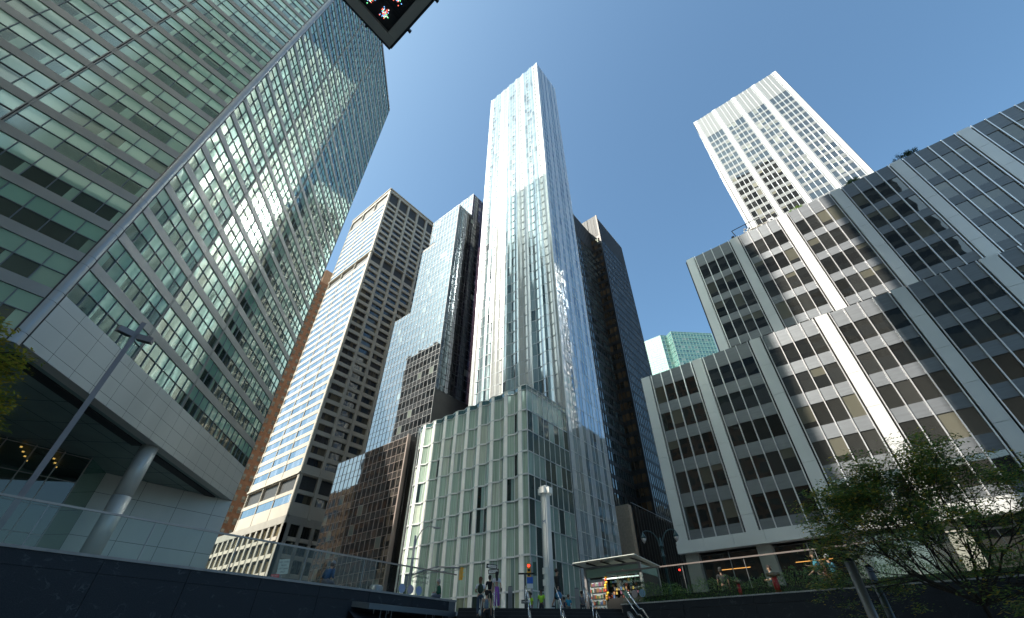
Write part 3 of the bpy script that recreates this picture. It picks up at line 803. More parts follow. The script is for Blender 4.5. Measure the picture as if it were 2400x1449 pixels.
# ---------------------------------------------------------------- bronze slab tower, brown annex, green tower far away
def bronze():
    S = Bldg('office_tower', 'dark bronze slab tower right behind the white tower, with fine vertical ribs', 'office tower', (133, 70, STREET))
    def rib_face(f, L, z0, zt, mech, bay, wcol, gm, sub=1, spd=.9):
        ribs, sp = S.part('rib'), S.part('spandrel')
        n = round(L/bay); bay = L/n; P = 3.85
        f.slab(sp, 0, L, zt-mech, zt, -.2, -.05, 'louvre')
        k = 0
        while True:
            z1 = zt-mech-k*P; zz = z1-P
            if zz < z0: break
            f.slab(sp, 0, L, z1-spd, z1, -.2, -.02, 'bronze_metal')
            for i in range(n):
                w = S.win(); f.pane(w, i*bay+.06, (i+1)*bay-.06, zz, z1-spd, -.08, gm, jit(wcol, .8), .006)
            k += 1
        for i in range(n+1): f.slab(ribs, i*bay-.06, i*bay+.06, z0, zt, -.1, .09, 'bronze_metal')
    rib_face(Face((121, 49.2), (1, 0, 0), (0, -1, 0)), 25.5, 20, 162, 14, 1.45, (.05, .06, .07), 'glass_dark')
    f = Face((121, 49.2), (0, 1, 0), (-1, 0, 0))
    rib_face(f, 4.6, 20, 162, 14, 1.5, (.10, .055, .025), 'glass_bronze', spd=1.5)
    f2 = Face((121, 53.8), (0, 1, 0), (-1, 0, 0)); rib_face(f2, 30, 148, 162, 13.9, 1.6, (.1, .05, .02), 'glass_bronze')
    rib_face(Face((100, 53.5), (1, 0, 0), (0, -1, 0)), 21, 12, 153, 13, 1.45, (.04, .055, .055), 'glass_dark', spd=1.2)
    wall = S.part('wall')
    prism(wall, [(121.2, 49.4), (146.4, 49.4), (146.4, 90), (121.2, 90)], 2.1, 161.8, 'bronze_metal')
    prism(wall, [(100.1, 53.7), (121.3, 53.7), (121.3, 88), (100.1, 88)], 2.1, 152.8, 'bronze_metal')
    f.slab(wall, -.6, 0, 2.1, 162, -.5, .1, 'bronze_metal')
    S.done()
    A = Bldg('annex', 'low building with a tan brick end wall at the foot of the bronze tower', 'building', (100, 46, STREET))
    w = A.part('brick_wall'); w.box((90.5, 42.2, 2.1), (92, 52, 26.4), 'tan_brick')
    m = A.part('wall'); m.box((92.0, 42.3, 2.1), (124, 50, 26.2), 'dark_panel')
    f = Face((92, 42.2), (1, 0, 0), (0, -1, 0)); rb = A.part('fin')
    for i in range(22): f.slab(rb, 1+i*1.45, 1.2+i*1.45, 2.1, 26.4, -.05, .5, 'bronze_metal')
    for i in range(21):
        for j in range(5):
            q = A.win(); f.pane(q, 1.22+i*1.45, .98+(i+1)*1.45, 3+j*4.7, 6.9+j*4.7, .03, 'glass_bronze', jit((.05, .04, .03), .8))
    f.slab(A.part('railing'), 0, 32, 27.0, 27.1, -.05, .05, 'steel_dull')
    A.done()
    G = Bldg('glass_tower', 'distant pale green glass tower with folded corners, seen in the gap beside the bronze tower', 'office tower', (320, 80, STREET))
    pts = [(290.4, 100), (290.3, 83.3), (294, 79.5), (290.6, 74.7), (314, 50.3), (326, 52), (350, 70), (350, 100)]
    for i in range(5):
        a, b = Vector(pts[i]+(0,)), Vector(pts[i+1]+(0,)); u = (b-a); L = u.length; u.normalize(); n = Vector((-u.y, u.x, 0))
        if n.dot(-a) < 0: n = -n
        curtain(G, Face((a.x, a.y), u, n), L, 110, 204.5, 2.7, 3.9, 2.3, 'glass_green', (.10, .24, .20), (.04, .12, .11), 'pale_green', t=.4, d=.15, bright=.1)
    prism(G.part('wall'), [(p[0]+.6, p[1]) for p in pts], 2.1, 204, 'roof_grey')
    G.done()
bronze()

# ---------------------------------------------------------------- buildings behind the camera that shade and mirror into the street
def simple_block(name, label, x0, x1, y0, y1, z0, z1, wallm, gm, wc, pitch=3.9, wh=2.2, bay=6.0, vertical=False, south=None):
    B = Bldg(name, label, 'tower', ((x0+x1)/2, (y0+y1)/2, STREET)); wall = B.part('wall'); gl = B.part('window_band')
    prism(wall, [(x0, y0), (x1, y0), (x1, y1), (x0, y1)], z0, z1, wallm, bottom=True)
    for f, L in ((Face((x1, y0), (0, 1, 0), (1, 0, 0)), y1-y0), (Face((x0, y1), (1, 0, 0), (0, 1, 0)), x1-x0), (Face((x0, y0), (1, 0, 0), (0, -1, 0)), x1-x0)):
        z = z1-3
        while z-wh > z0:
            if vertical:
                n = int(L/bay)
                for i in range(n): f.quad(gl, i*L/n+.6, (i+1)*L/n-.6, z-wh, z, .05, gm, jit(wc, .4))
            else: f.quad(gl, .2, L-.2, z-wh, z, .05, gm, wc)
            z -= pitch
    if south:
        f = Face((x1, y1+.02), (-1, 0, 0), (0, 1, 0)); sf = B.part('south_facade'); z = z1-3; f.quad(sf, 0, x1-x0, z0, z1, 0, south[0])
        while z-wh > z0: f.quad(sf, .2, x1-x0-.2, z-wh, z, .06, south[1], wc); z -= pitch
    B.done()
simple_block('tower', 'pale stone tower far behind the viewer, casting the long shadow on the white tower', -100, -60, 84, 122.6, 2.1, 253.6, 'precast', 'glass_dark', (.04, .05, .05), bay=3.2, vertical=True)
simple_block('tower', 'silvery metal tower with ribbon windows on tall legs over the plaza behind the viewer', -64, -4, -40, 21.5, 48, 255, 'alu_grey', 'glass_dark', (.03, .04, .05), pitch=3.9, wh=2.1, south=('alu_mirror', 'glass_reflector'))
simple_block('tower', 'added brown tower blocking low sun from the plaza, unseen behind the viewer', -95, -66, 10, 75, 2.1, 100, 'brick', 'glass_dark', (.04, .05, .05), bay=3.6, vertical=True)  # added unseen block that keeps low sun off the plaza and granite walls
simple_block('office_building', 'brown stone block farther down the avenue hidden by the green tower', 0, 22.5, 138, 215, 2.1, 47, 'tan_brick', 'glass_dark', (.03, .03, .03), bay=3, vertical=True)
simple_block('low_building', 'brown low building at the back of the plaza behind the viewer', -34, -14, -75, -4, -1.6, 30, 'dark_panel', 'glass_dark', (.03, .03, .03), bay=3, vertical=True)
simple_block('office_tower', 'dark office block down the avenue mirrored in the stepped glass tower', 0, 22.5, 117, 137, 2.1, 104, 'dark_panel', 'glass_dark', (.04, .045, .05), bay=3, vertical=True)
simple_block('stone_building', 'pale stone building on the side street behind the stepped offices', 108.5, 230, 0, 19.2, 2.1, 56, 'precast', 'glass_dark', (.04, .04, .04), bay=3, vertical=True)
simple_block('office_building', 'mid height stone building down the avenue hidden by the green tower', -20, 22.5, 96, 116, 2.1, 69, 'tan_brick', 'glass_dark', (.04, .04, .04), bay=3, vertical=True)

# ---------------------------------------------------------------- ground, streets, sunken plaza
def ground():
    g = MB(); S = 3000; hx0, hx1, hy0, hy1 = -30, 23.3, -40, 19.6
    z = 1.9
    for a, b in (((-S, -S), (S, hy0)), ((-S, hy1), (S, S)), ((-S, hy0), (hx0, hy1)), ((hx1, hy0), (S, hy1))):
        g.face([(a[0], a[1], z), (b[0], a[1], z), (b[0], b[1], z), (a[0], b[1], z)], 'ground')
    struct(g, 'ground')
    p = MB(); p.face([(hx0, hy0, -1.6), (hx1, hy0, -1.6), (hx1, hy1, -1.6), (hx0, hy1, -1.6)], 'plaza_paving'); struct(p, 'plaza_floor')
    r = MB(); r.face([(28, -400, 1.92), (48, -400, 1.92), (48, 600, 1.92), (28, 600, 1.92)], 'asphalt'); struct(r, 'road')
    r = MB(); r.face([(-400, 24.5, 1.925), (600, 24.5, 1.925), (600, 35, 1.925), (-400, 35, 1.925)], 'asphalt'); struct(r, 'side_road')
    k = MB()
    for i in range(8): k.box((29+i*2.4, 21.5, 1.93), (29.6+i*2.4, 23.8, 1.934), 'paint'); k.box((29+i*2.4, 35.8, 1.93), (29.6+i*2.4, 38.2, 1.934), 'paint')
    struct(k, 'road_marking')
    s = MB()
    s.box((23.4, -200, 1.9), (28, 24.5, 2.1), 'pavement'); s.box((48, -200, 1.9), (56, 24.5, 2.1), 'pavement')
    s.box((-60, 35, 1.9), (28, 44, 2.1), 'pavement'); s.box((48, 35, 1.9), (53, 120, 2.1), 'pavement'); s.box((20, 44, 1.9), (28, 300, 2.1), 'pavement')
    s.box((53, 35, 1.9), (300, 40.5, 2.1), 'pavement'); s.box((-60, 19.7, 1.9), (23.4, 24.5, 2.1), 'pavement')
    struct(s, 'pavement')
ground()

# ---------------------------------------------------------------- granite walls with glass rails, stair, fountain
A0 = Vector((18.0, 18.2, 2.1)); A1 = Vector((23.5, 12.0, 2.1)); ED = (A1-A0).normalized(); ND = Vector((-ED.y, ED.x, 0))
if ND.dot(A0) > 0: ND = -ND
def wall_left():
    t = thing('granite_wall', 'dark veined granite wall with a glass rail on its top, left of the stairs', 'wall', (3, 19.5, -1.6))
    b = MB(); x = -16.0; n = 14; wd = (18.3-x)/n
    b.box((-16, 19.24, -1.6), (18.3, 20.0, 2.44), 'slot_black')
    for i in range(n): b.box((x+i*wd+.008, 19.2, -1.6), (x+(i+1)*wd-.008, 19.26, 2.05), 'granite'); b.box((x+i*wd+.008, 19.2, 2.06), (x+(i+1)*wd-.008, 19.26, 2.44), 'granite')
    b.box((18.3, 19.2, -1.6), (18.75, 20.02, 2.44), 'spandrel_grey'); b.build('stone_face', t)
    c = MB(); c.box((-16, 19.16, 2.441), (18.8, 20.05, 2.52), 'coping'); c.build('coping', t)
    r = MB(); r.box((-16, 20.13, 3.80), (19.6, 20.2, 3.86), 'rail_bronze'); r.build('top_rail', t)
    for i in range(12):
        g = MB(); xa = -16+i*2.95; g.face([(xa+.02, 20.16, 2.15), (xa+2.93, 20.16, 2.15), (xa+2.93, 20.16, 3.8), (xa+.02, 20.16, 3.8)], 'clear'); g.build('glass_pane', t)
        p = MB(); p.box((xa-.012, 20.18, 2.1), (xa+.012, 20.24, 3.8), 'steel_dull'); p.build('rail_post', t)
    return t
WL = wall_left()
def text(s, size, mat, parent, loc, xdir, ndir, name='lettering', align='LEFT', extrude=.002):
    cu = bpy.data.curves.new(name, 'FONT'); cu.body = s; cu.size = size; cu.extrude = extrude; cu.align_x = align
    cu.materials.append(MATS[mat]); o = bpy.data.objects.new(name, cu); C.objects.link(o)
    x = Vector(xdir).normalized(); n = Vector(ndir).normalized(); y = n.cross(x)
    m = Matrix((x, y, n)).transposed().to_4x4(); m.translation = Vector(loc)-(parent.location if parent else Vector())
    dg = bpy.context.evaluated_depsgraph_get(); me = bpy.data.meshes.new_from_object(o.evaluated_get(dg)); me.transform(m)
    bpy.data.objects.remove(o); bpy.data.curves.remove(cu); me.materials.clear(); me.materials.append(MATS[mat])
    o = bpy.data.objects.new(name, me); C.objects.link(o); o.parent = parent
    return o
def disc(mb, c, r, x, y, mat, col=(1, 1, 1), n=24):
    c = Vector(c); x = Vector(x); y = Vector(y); mb.face([c+x*r*math.cos(2*math.pi*i/n)+y*r*math.sin(2*math.pi*i/n) for i in range(n)], mat, col)
def wall_right():
    t = thing('granite_wall', 'dark granite planter wall under the hedge, right of the stairs', 'wall', (23.3, -5, -1.6))
    b = MB(); n = 15; y0 = -34.0; y1 = 11.9; wd = (y1-y0)/n
    b.box((23.04, y0, -1.6), (23.5, y1, 2.22), 'slot_black')
    for i in range(n): b.box((23.0, y0+i*wd+.008, -1.6), (23.06, y0+(i+1)*wd-.008, 1.93), 'granite'); b.box((23.0, y0+i*wd+.008, 1.94), (23.06, y0+(i+1)*wd-.008, 2.22), 'granite')
    b.build('stone_face', t)
    c = MB(); c.box((22.98, y0, 2.221), (23.52, y1+.05, 2.27), 'gravel'); c.build('coping', t)
    s = MB(); s.box((23.53, y0, 2.0), (25.0, y1-.1, 2.24), 'soil'); s.build('soil', t)
    F = thing('glass_railing', 'long glass railing with a slim metal top rail behind the hedge', 'railing', (25.4, -5, 2.1))
    r = MB(); r.box((25.37, y0, 3.98), (25.43, 12.6, 4.04), 'rail_bronze'); r.box((25.0, 12.6, 3.98), (25.43, 12.66, 4.04), 'rail_bronze'); r.build('top_rail', F)
    for i in range(15):
        g = MB(); ya = y0+i*3.1; g.face([(25.4, ya+.02, 2.15), (25.4, ya+3.08, 2.15), (25.4, ya+3.08, 3.98), (25.4, ya+.02, 3.98)], 'clear'); g.build('glass_pane', F)
        p = MB(); p.box((25.44, ya-.012, 2.1), (25.5, ya+.012, 3.98), 'steel_dull'); p.build('rail_post', F)
wall_right()
def stairs():
    t = thing('staircase', 'wide flight of dark stone steps climbing from the plaza to the street', 'stairs', tuple(A0))
    m = MB(); W = (A1-A0).length; n = 22; rise = 3.7/n; run = .33
    for i in range(n):
        z = 2.1-rise*i; a = A0+ND*(run*i); 
        c = A0+ED*(W/2)+ND*(run*(i-.0)+ (0 if i else 0)); 
        p0 = A0+ND*run*(i-1) if i else A0-ND*1.2
        q = A0+ND*run*i
        mid = (p0+q)/2+ED*(W/2); L = (q-p0).length
        m.obox((mid.x, mid.y, (z-1.6)/2), ED*(W/2), ND*(L/2+.0), Vector((0, 0, (z+1.6)/2)), 'granite_step')
    m.build('steps', t)
    e = MB()
    for i in range(n):
        q = A0+ND*(run*i-.03)+ED*(W/2); z = 2.1-rise*i; e.obox((q.x, q.y, z+.003), ED*(W/2-.02), ND*.02, Vector((0, 0, .002)), 'spandrel_grey')
    e.build('step_edge', t)
    slope = rise/run
    def P(s, k, h): 
        q = A0+ED*s+ND*k; z = 2.1-(max(0, k)*slope)+h; return Vector((q.x, q.y, z))
    for idx, s in enumerate((1.75, 3.35, 4.85, 6.35)):
        h = thing('handrail', ['steel handrail on the steps nearest the fountain', 'steel handrail second from the fountain side of the steps', 'steel handrail beside the woman in the black dress', 'steel handrail in front of the newsstand'][idx], 'handrail', tuple(P(s, 0, 0)), 'steel handrails on the steps')
        r = MB(); pts = [P(s, -.35, 0), P(s, -.35, .86), P(s, -.3, .93), P(s, -.1, .95), P(s, 1.3, .95), P(s, 1.5, .95), P(s, 1.55, .85), P(s, 1.6, 0)]; r.path(pts, .024, 8, 'steel'); r.build('rail', h)
        r = MB(); pts = [P(s+.12, -.2, .0), P(s+.12, -.2, .62), P(s+.12, 0, .66), P(s+.12, 1.5, .66)]; r.path(pts, .02, 8, 'steel'); r.build('lower_rail', h)
        r = MB(); pts = [P(s, 2.3, 0), P(s, 2.3, .86), P(s, 2.4, .95), P(s, 6.6, .95), P(s, 6.8, 0)]; r.path(pts, .024, 8, 'steel'); r.build('rail', h)
    g = thing('glass_balustrade', 'sloping glass and steel balustrade on the right edge of the steps', 'balustrade', tuple(P(8.2, 0, 0)))
    gl = MB(); gl.face([P(8.25, -.1, .1), P(8.25, 6.5, .1), P(8.25, 6.5, 1.1), P(8.25, -.1, 1.1)], 'clear'); gl.build('glass_pane', g)
    for hh, s in ((1.12, 8.25), (.92, 8.12)):
        r = MB(); r.path([P(s, -.4, hh), P(s, 0, hh), P(s, 2.6, hh), P(s, 3.1, hh+.2), P(s, 6.4, hh)], .035 if hh > 1 else .024, 8, 'steel'); r.build('rail', g)
    st = MB(); st.path([P(8.3, -.1, .12), P(8.3, 6.5, .12)], .12, 6, 'steel_dull'); st.build('stringer', g)
    gx = thing('glass_screen', 'glass screen with mirrored subway station lettering and three route discs beside the newsstand', 'glass screen', (23.7, 11.5, 2.2))
    gl = MB(); gl.face([(23.7, 12.35, 2.3), (23.7, 9.9, 2.3), (23.7, 9.9, 3.72), (23.7, 12.35, 3.72)], 'clear'); gl.build('pane', gx)
    r = MB(); r.box((23.66, 9.9, 3.72), (23.74, 12.9, 3.78), 'rail_bronze'); r.build('top_rail', gx)
    for k, (s_, sz) in enumerate((('Lexington Av-53 St', .19), ('Subway Station', .19), ('Elevator at 52 St', .12))):
        text(s_, sz, 'white_metal', gx, (23.715, 10.85, 3.42-.22*k), (0, 1, 0), (1, 0, 0), align='LEFT')
    for k, (ch, col) in enumerate((('E', (.35, .5, .75)), ('M', (.7, .5, .55)), ('6', (.35, .6, .5)))):
        d = MB(); cy = 11.05+k*.42; disc(d, (23.706, cy, 2.72), .17, (0, 1, 0), (0, 0, 1), 'generic', col); d.build('route_disc', gx)
        text(ch, .24, 'white_metal', gx, (23.716, cy-.07, 2.64), (0, 1, 0), (1, 0, 0))
    g2 = MB()
    for k, col in enumerate(((.35, .4, .55), (.42, .36, .42), (.32, .38, .55))): disc(g2, (15.9+k*.55, 20.15, 2.86), .2, (1, 0, 0), (0, 0, 1), 'generic', col)
    g2.build('route_disc', WL)
    for k, s_ in enumerate(('Lexington Av-53 St', 'Subway Station')): text(s_, .19, 'spandrel_light', WL, (17.6, 20.18, 3.42-.24*k), (-1, 0, 0), (0, 1, 0))
stairs()
def fountain():
    t = thing('fountain', 'dark stone wall fountain with thin streaks of running water', 'fountain', (15.2, 18.7, -1.6))
    b = MB(); b.mesh([(12.6, 19.2, 2.04), (18.0, 19.2, 2.04), (18.0, 18.35, 1.94), (12.9, 18.35, 1.94), (12.6, 19.2, 1.84), (18.0, 19.2, 1.84), (18, 18.35, 1.74), (12.9, 18.35, 1.74)], [(0,3,2,1), (4,5,6,7), (3,7,6,2), (0,4,7,3), (1,2,6,5)], 'alu_dark'); b.build('ledge', t)
    c = MB(); c.box((12.5, 18.2, -1.6), (18.0, 19.19, 1.2), 'granite'); c.mesh([(12.5, 19.19, 1.7), (18, 19.19, 1.7), (18, 18.2, 1.2), (12.5, 18.2, 1.2)], [(0, 3, 2, 1)], 'granite'); c.build('basin', t)
    w = MB()
    for i in range(9):
        x = 13.1+rnd.random()*4.6; l = rnd.uniform(.1, .5); w.obox((x, 18.33, 1.75-l/2), (.006, 0, 0), (0, .006, 0), (0, 0, l/2), 'steel_dull')
    w.build('water', t, kind='stuff')
fountain()

# ---------------------------------------------------------------- plants
def leaves(mb, pts, size, cols, n_per, spread, flat=.6):
    for (p, s) in pts:
        for _ in range(n_per):
            q = p+Vector((rnd.gauss(0, spread), rnd.gauss(0, spread), rnd.gauss(0, spread*flat)))
            a = rnd.uniform(0, 6.28); t = rnd.uniform(-.8, .8)
            u = Vector((math.cos(a), math.sin(a), t*.6)); v = Vector((-math.sin(a), math.cos(a), rnd.uniform(-.5, .5)))
            l = size*rnd.uniform(.6, 1.4); wd = l*.38
            c = jit(rnd.choice(cols), .3)
            mb.face([q-u*l*.5, q+v*wd*.5, q+u*l*.5, q-v*wd*.5], 'leaf', c)
def branch(mb, p, d, L, r, depth, tips, bark, spread=.55, up=.15, tipmin=1):
    n = 3; q = p
    for i in range(n):
        d = (d+Vector((rnd.gauss(0, .09), rnd.gauss(0, .09), rnd.gauss(0, .06)+up*.1))).normalized(); e = q+d*L/n
        mb.tube(q, e, r*(1-.3*i/n), r*(1-.3*(i+1)/n), 6 if r > .02 else 4, bark, caps=False); q = e
        if depth <= tipmin: tips.append((q.copy(), 1))
    if depth == 0: tips.append((q, 1)); return
    for k in range(3 if depth > 1 else 3):
        a = rnd.uniform(0, 6.28); s = d.orthogonal().normalized(); s = s*math.cos(a)+d.cross(s)*math.sin(a)
        nd = (d+s*rnd.uniform(.6, 1.2)*spread*1.3+Vector((0, 0, up))).normalized()
        branch(mb, q-d*L*rnd.uniform(0, .35), nd, L*rnd.uniform(.62, .85), r*.62, depth-1, tips, bark, spread, up, tipmin)
def tree(name, label, base, limbs, L, r, depth, cols, size, n_per, spread, bark='bark', trunk=1.0, up=.12, group=None, sp=.55, flat=.6):
    t = thing(name, label, 'tree', base, group); tr = MB(); tips = []
    b = Vector(base); top = b+Vector((rnd.uniform(-.05, .05), rnd.uniform(-.05, .05), trunk)); tr.tube(b, top, r*1.3, r, 8, bark)
    for d in limbs: branch(tr, top, Vector(d).normalized(), L, r*.7, depth, tips, bark, up=up, spread=sp)
    tr.build('trunk', t); cr = MB(); leaves(cr, tips, size, cols, n_per, spread, flat); cr.build('crown', t)
    return t
LOC = [(.13, .22, .045), (.18, .28, .05), (.08, .15, .035), (.26, .31, .06), (.14, .23, .09), (.12, .20, .04), (.55, .40, .05)]
rnd.seed(11)
LB = []
for i in range(13):
    a_ = 2*math.pi*i/13+rnd.uniform(-.2, .2); e_ = rnd.uniform(.35, 1.3); LB.append((math.cos(a_)*1.0, math.sin(a_)*1.15+.12, e_))
LB += [(.1, .1, 1.5), (-.2, .5, 1.4), (.1, -.5, 1.4)]
tree('honeylocust_tree', 'feathery young tree with dark branches and small yellowing leaves in front of the planter wall', (13.9, -.75, -1.6),
     LB, 1.22, .036, 4, LOC, .078, 10, .12, trunk=2.5, up=.03, sp=.5, flat=.28)
tree('honeylocust_tree', 'second feathery tree cut by the right edge of the photo', (13.0, -6.4, -1.6), [(0, .6, 1), (.3, .2, 1.1), (-.2, 1.0, .7), (0, 1.1, 1.0)], 1.2, .07, 3, LOC, .085, 10, .10, trunk=2.3, up=.05, flat=.35)
YEL = [(.22, .25, .03), (.32, .30, .035), (.14, .19, .03), (.38, .30, .04)]
tree('maple_tree', 'yellow green foliage tip hanging in from the left edge', (-3.0, 14.6, -1.6), [(1, .1, .35), (1, .2, .7), (.8, -.1, .5), (1, .1, .1)], 1.15, .07, 3, YEL, .12, 12, .13, trunk=5.6, up=.0, sp=.35)
GRN = [(.06, .12, .03), (.08, .15, .03), (.04, .08, .02)]
for k, (x, y, z, L, cc, lb) in enumerate(((61.0, -2.6, 54.0, .5, GRN, 'small dark shrub behind the window washing rig on the office roof'), (61.0, -8.4, 54.0, .75, [(.13, .24, .03), (.16, .26, .04)], 'bright green shrub on the office roof edge, first right of the rig'),
        (61, -16.2, 54.0, .8, GRN, 'thin green shrub on the office roof below the white tower edge'), (61, -22.8, 54.0, .95, [(.02, .05, .025), (.03, .06, .03)], 'dark green roof shrub against the blue sky, farthest right on the office roof'))):
    tree('roof_shrub', lb, (x, y, z), [(0, 1, .5), (0, -1, .5), (-.4, .5, 1), (.3, -.5, 1), (-.5, -.2, .6)], L, .04, 2, cc, .2, 9, .16, trunk=.25, group='shrubs on the office roof')
for x, y, L, lb in ((54.6, 42.6, .75, 'leafy shrub on the roof corner of the rippling green building'), (54.6, 66.2, .7, 'spiky shrub at the left roof end of the rippling green building'), (62.0, 41.4, .55, 'shrub on the side roof edge beside the white tower')):
    tree('roof_shrub', lb, (x, y, 36.9), [(0, 1, .9), (0, -.8, .9), (-.4, .5, 1), (.3, -.5, 1)], L, .03, 2, [(.12, .19, .04), (.08, .14, .03)], .2, 8, .14, trunk=.5, up=.25, group='shrubs on the green building roof')
for x, y, L, lb in ((52.0, 22.2, 1.0, 'street tree beside the twin lantern lamp'), (70, 38.5, 1.2, 'street tree on the side street behind the twin lantern lamp')):
    tree('street_tree', lb, (x, y, 2.1), [(0, 1, .9), (0, -.8, .9), (-.8, .3, .8), (.6, -.5, 1), (0, 0, 1)], L, .08, 3, [(.05, .09, .03), (.04, .075, .025)], .28, 6, .25, trunk=2.6, group='street trees')
def hedges():
    m = MB(); rnd.seed(5)
    for i in range(27000):
        y = 11.3-42*rnd.random()**1.25; h = .80+.12*math.sin(y*1.9)+.10*math.sin(y*4.7+1)+.06*math.sin(y*11)
        z = 2.2+h*rnd.random()**.9+.05*rnd.random(); x = 24.02+rnd.gauss(0, .24)
        q = Vector((x, y, z)); a = rnd.uniform(0, 6.28); u = Vector((math.cos(a)*.5, math.sin(a)*.5, rnd.uniform(.3, 1))).normalized(); v = u.orthogonal().normalized(); l = rnd.uniform(.05, .10)
        m.face([q-u*l*.5, q+v*l*.2, q+u*l*.5, q-v*l*.2], 'leaf', jit(rnd.choice([(.09, .19, .04), (.13, .25, .05), (.05, .11, .035), (.22, .34, .07)]), .3))
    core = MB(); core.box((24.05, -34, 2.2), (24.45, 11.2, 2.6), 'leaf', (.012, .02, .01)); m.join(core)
    o = m.build('hedge', None, (24.1, 0, 2.2)); o['label'] = 'low dark green clipped hedge along the top of the planter wall'; o['category'] = 'hedge'
    g = MB()
    for i in range(5200):
        y = 11.6-40*rnd.random()**1.2; x = 23.35+abs(rnd.gauss(0, .16)); z = 2.27+rnd.uniform(-.0, .18)
        if x < 23.2 and math.sin(y*2.3)+math.sin(y*5.1) < .2: continue
        q = Vector((x-.12*rnd.random(), y, z)); a = rnd.uniform(0, 6.28); u = Vector((math.cos(a), math.sin(a), rnd.uniform(-.3, .5))); v = Vector((-math.sin(a), math.cos(a), .2)); l = rnd.uniform(.05, .11)
        g.face([q-u*l*.5, q+v*l*.25, q+u*l*.5, q-v*l*.25], 'leaf', jit(rnd.choice([(.05, .12, .035), (.07, .16, .04), (.03, .08, .03)]), .3))
    o = g.build('ivy', None, (23.4, 0, 2.27), kind='stuff')
    o['label'] = 'green ivy creeping over the pale coping of the planter wall'; o['category'] = 'ground cover'
hedges()

# ---------------------------------------------------------------- street furniture
def polar(az, d, z): return Vector((d*math.cos(R(az)), d*math.sin(R(az)), z))
def basis(p):
    """unit vectors: away from viewer on the ground, and to the viewer's right"""
    a = Vector((p.x, p.y, 0)).normalized(); return a, Vector((a.y, -a.x, 0))
def lamps():
    p = polar(87.25, 21.8, 2.1); t = thing('floodlight_pole', 'tall grey pole with two box floodlights rising past the metal fascia of the green tower', 'lamp post', tuple(p))
    m = MB(); m.obox((p.x, p.y, 6.75), (.085, 0, 0), (0, .085, 0), (0, 0, 4.65), 'lamp_brown'); m.build('pole', t)
    a, r = basis(p)
    for s in (-1, 1):
        c = Vector((p.x, p.y, 10.75 if s < 0 else 10.72))+r*s*.38
        h = MB(); q = Matrix.Rotation(R(-14*s), 3, 'Z'); tilt = Vector((0, 0, .12))
        ax = (q @ r)*.27; ay = (q @ a)*.22+Vector((0, 0, .05)); h.obox(c, ax, ay, (0, 0, .12), 'lamp_brown'); h.obox((p+c)/2*Vector((1, 1, 0))+Vector((0, 0, c.z)), r*.14, a*.04, (0, 0, .04), 'lamp_brown')
        hd = h.build('lamp_head', t); l = MB(); l.obox(c-Vector((0, 0, .125)), ax*.82, ay*.8, (0, 0, .006), 'black_metal'); l.build('lens', hd)
    # twin lantern street lamp
    p = polar(22.0, 50, 2.1); a, r = basis(p); t = thing('street_lamp', 'green cast iron street lamp with two hanging teardrop lanterns', 'street lamp', tuple(p))
    m = MB(); G = ('shiny', (.03, .07, .075))
    m.lathe(p, [(.3, 0), (.3, .5), (.17, .7), (.13, 2), (.12, 6.0), (.2, 6.02), (.2, 6.1), (.13, 6.15), (.13, 6.9), (.19, 6.92), (.19, 7.0), (.1, 7.05), (.08, 7.7)], 12, *G); m.build('pole', t)
    for s in (-1, 1):
        am = MB(); pts = [p+Vector((0, 0, 6.9+0))+r*s*.12]
        for k in range(9):
            ang = math.pi*(k/8)*.62; pts.append(p+r*s*(.15+1.35*(1-math.cos(ang))*.78)+Vector((0, 0, 6.9+1.5*math.sin(ang)*1.0)))
        am.path(pts, .055, 6, *G); ar = am.build('arm', t); e = pts[-1]
        ln = MB(); ln.lathe(e-Vector((0, 0, 1.0)), [(.05, 0), (.2, .25), (.24, .42)], 10, 'shiny', (.55, .5, .48)); ln.lathe(e-Vector((0, 0, .58)), [(.26, 0), (.24, .15), (.12, .4), (.05, .58)], 10, *G); ln.build('lantern', ar)
    # pillar
    p = polar(35.15, 30, 2.1); a, r = basis(p); t = thing('pillar', 'tall slim white square pillar with a block on top at the head of the steps', 'pillar', tuple(p))
    m = MB(); m.obox((p.x, p.y, 2.1+3.45), (.21, 0, 0), (0, .21, 0), (0, 0, 3.45), 'white_frame'); m.obox((p.x, p.y, 2.1+3.35), (.27, 0, 0), (0, .1, 0), (0, 0, 3.35), 'white_metal'); m.build('shaft', t)
    h = MB(); h.obox((p.x, p.y, 8.95), (.46, 0, 0), (0, .20, 0), (0, 0, .19), 'white_metal'); h.obox((p.x, p.y, 8.95), (.20, 0, 0), (0, .46, 0), (0, 0, .191), 'white_metal'); h.obox((p.x, p.y, 9.2), (.2, 0, 0), (0, .2, 0), (0, 0, .1), 'white_frame'); h.build('capital', t)
    cu = text('M', .32, 'blue_ink', t, (p.x-.28, p.y+.12, 6.9), (0, -1, 0), (-1, 0, 0))
    b = MB(); b.obox((p.x-.3, p.y+.1, 4.3), (.04, 0, 0), (0, .12, 0), (0, 0, .16), 'white_metal'); b.obox((p.x-.3, p.y+.1, 3.7), (.04, 0, 0), (0, .12, 0), (0, 0, .16), 'white_metal'); b.build('junction_box', t)
MATS['blue_ink'] = plain('blue_ink', (.03, .12, .3), .6)
lamps()
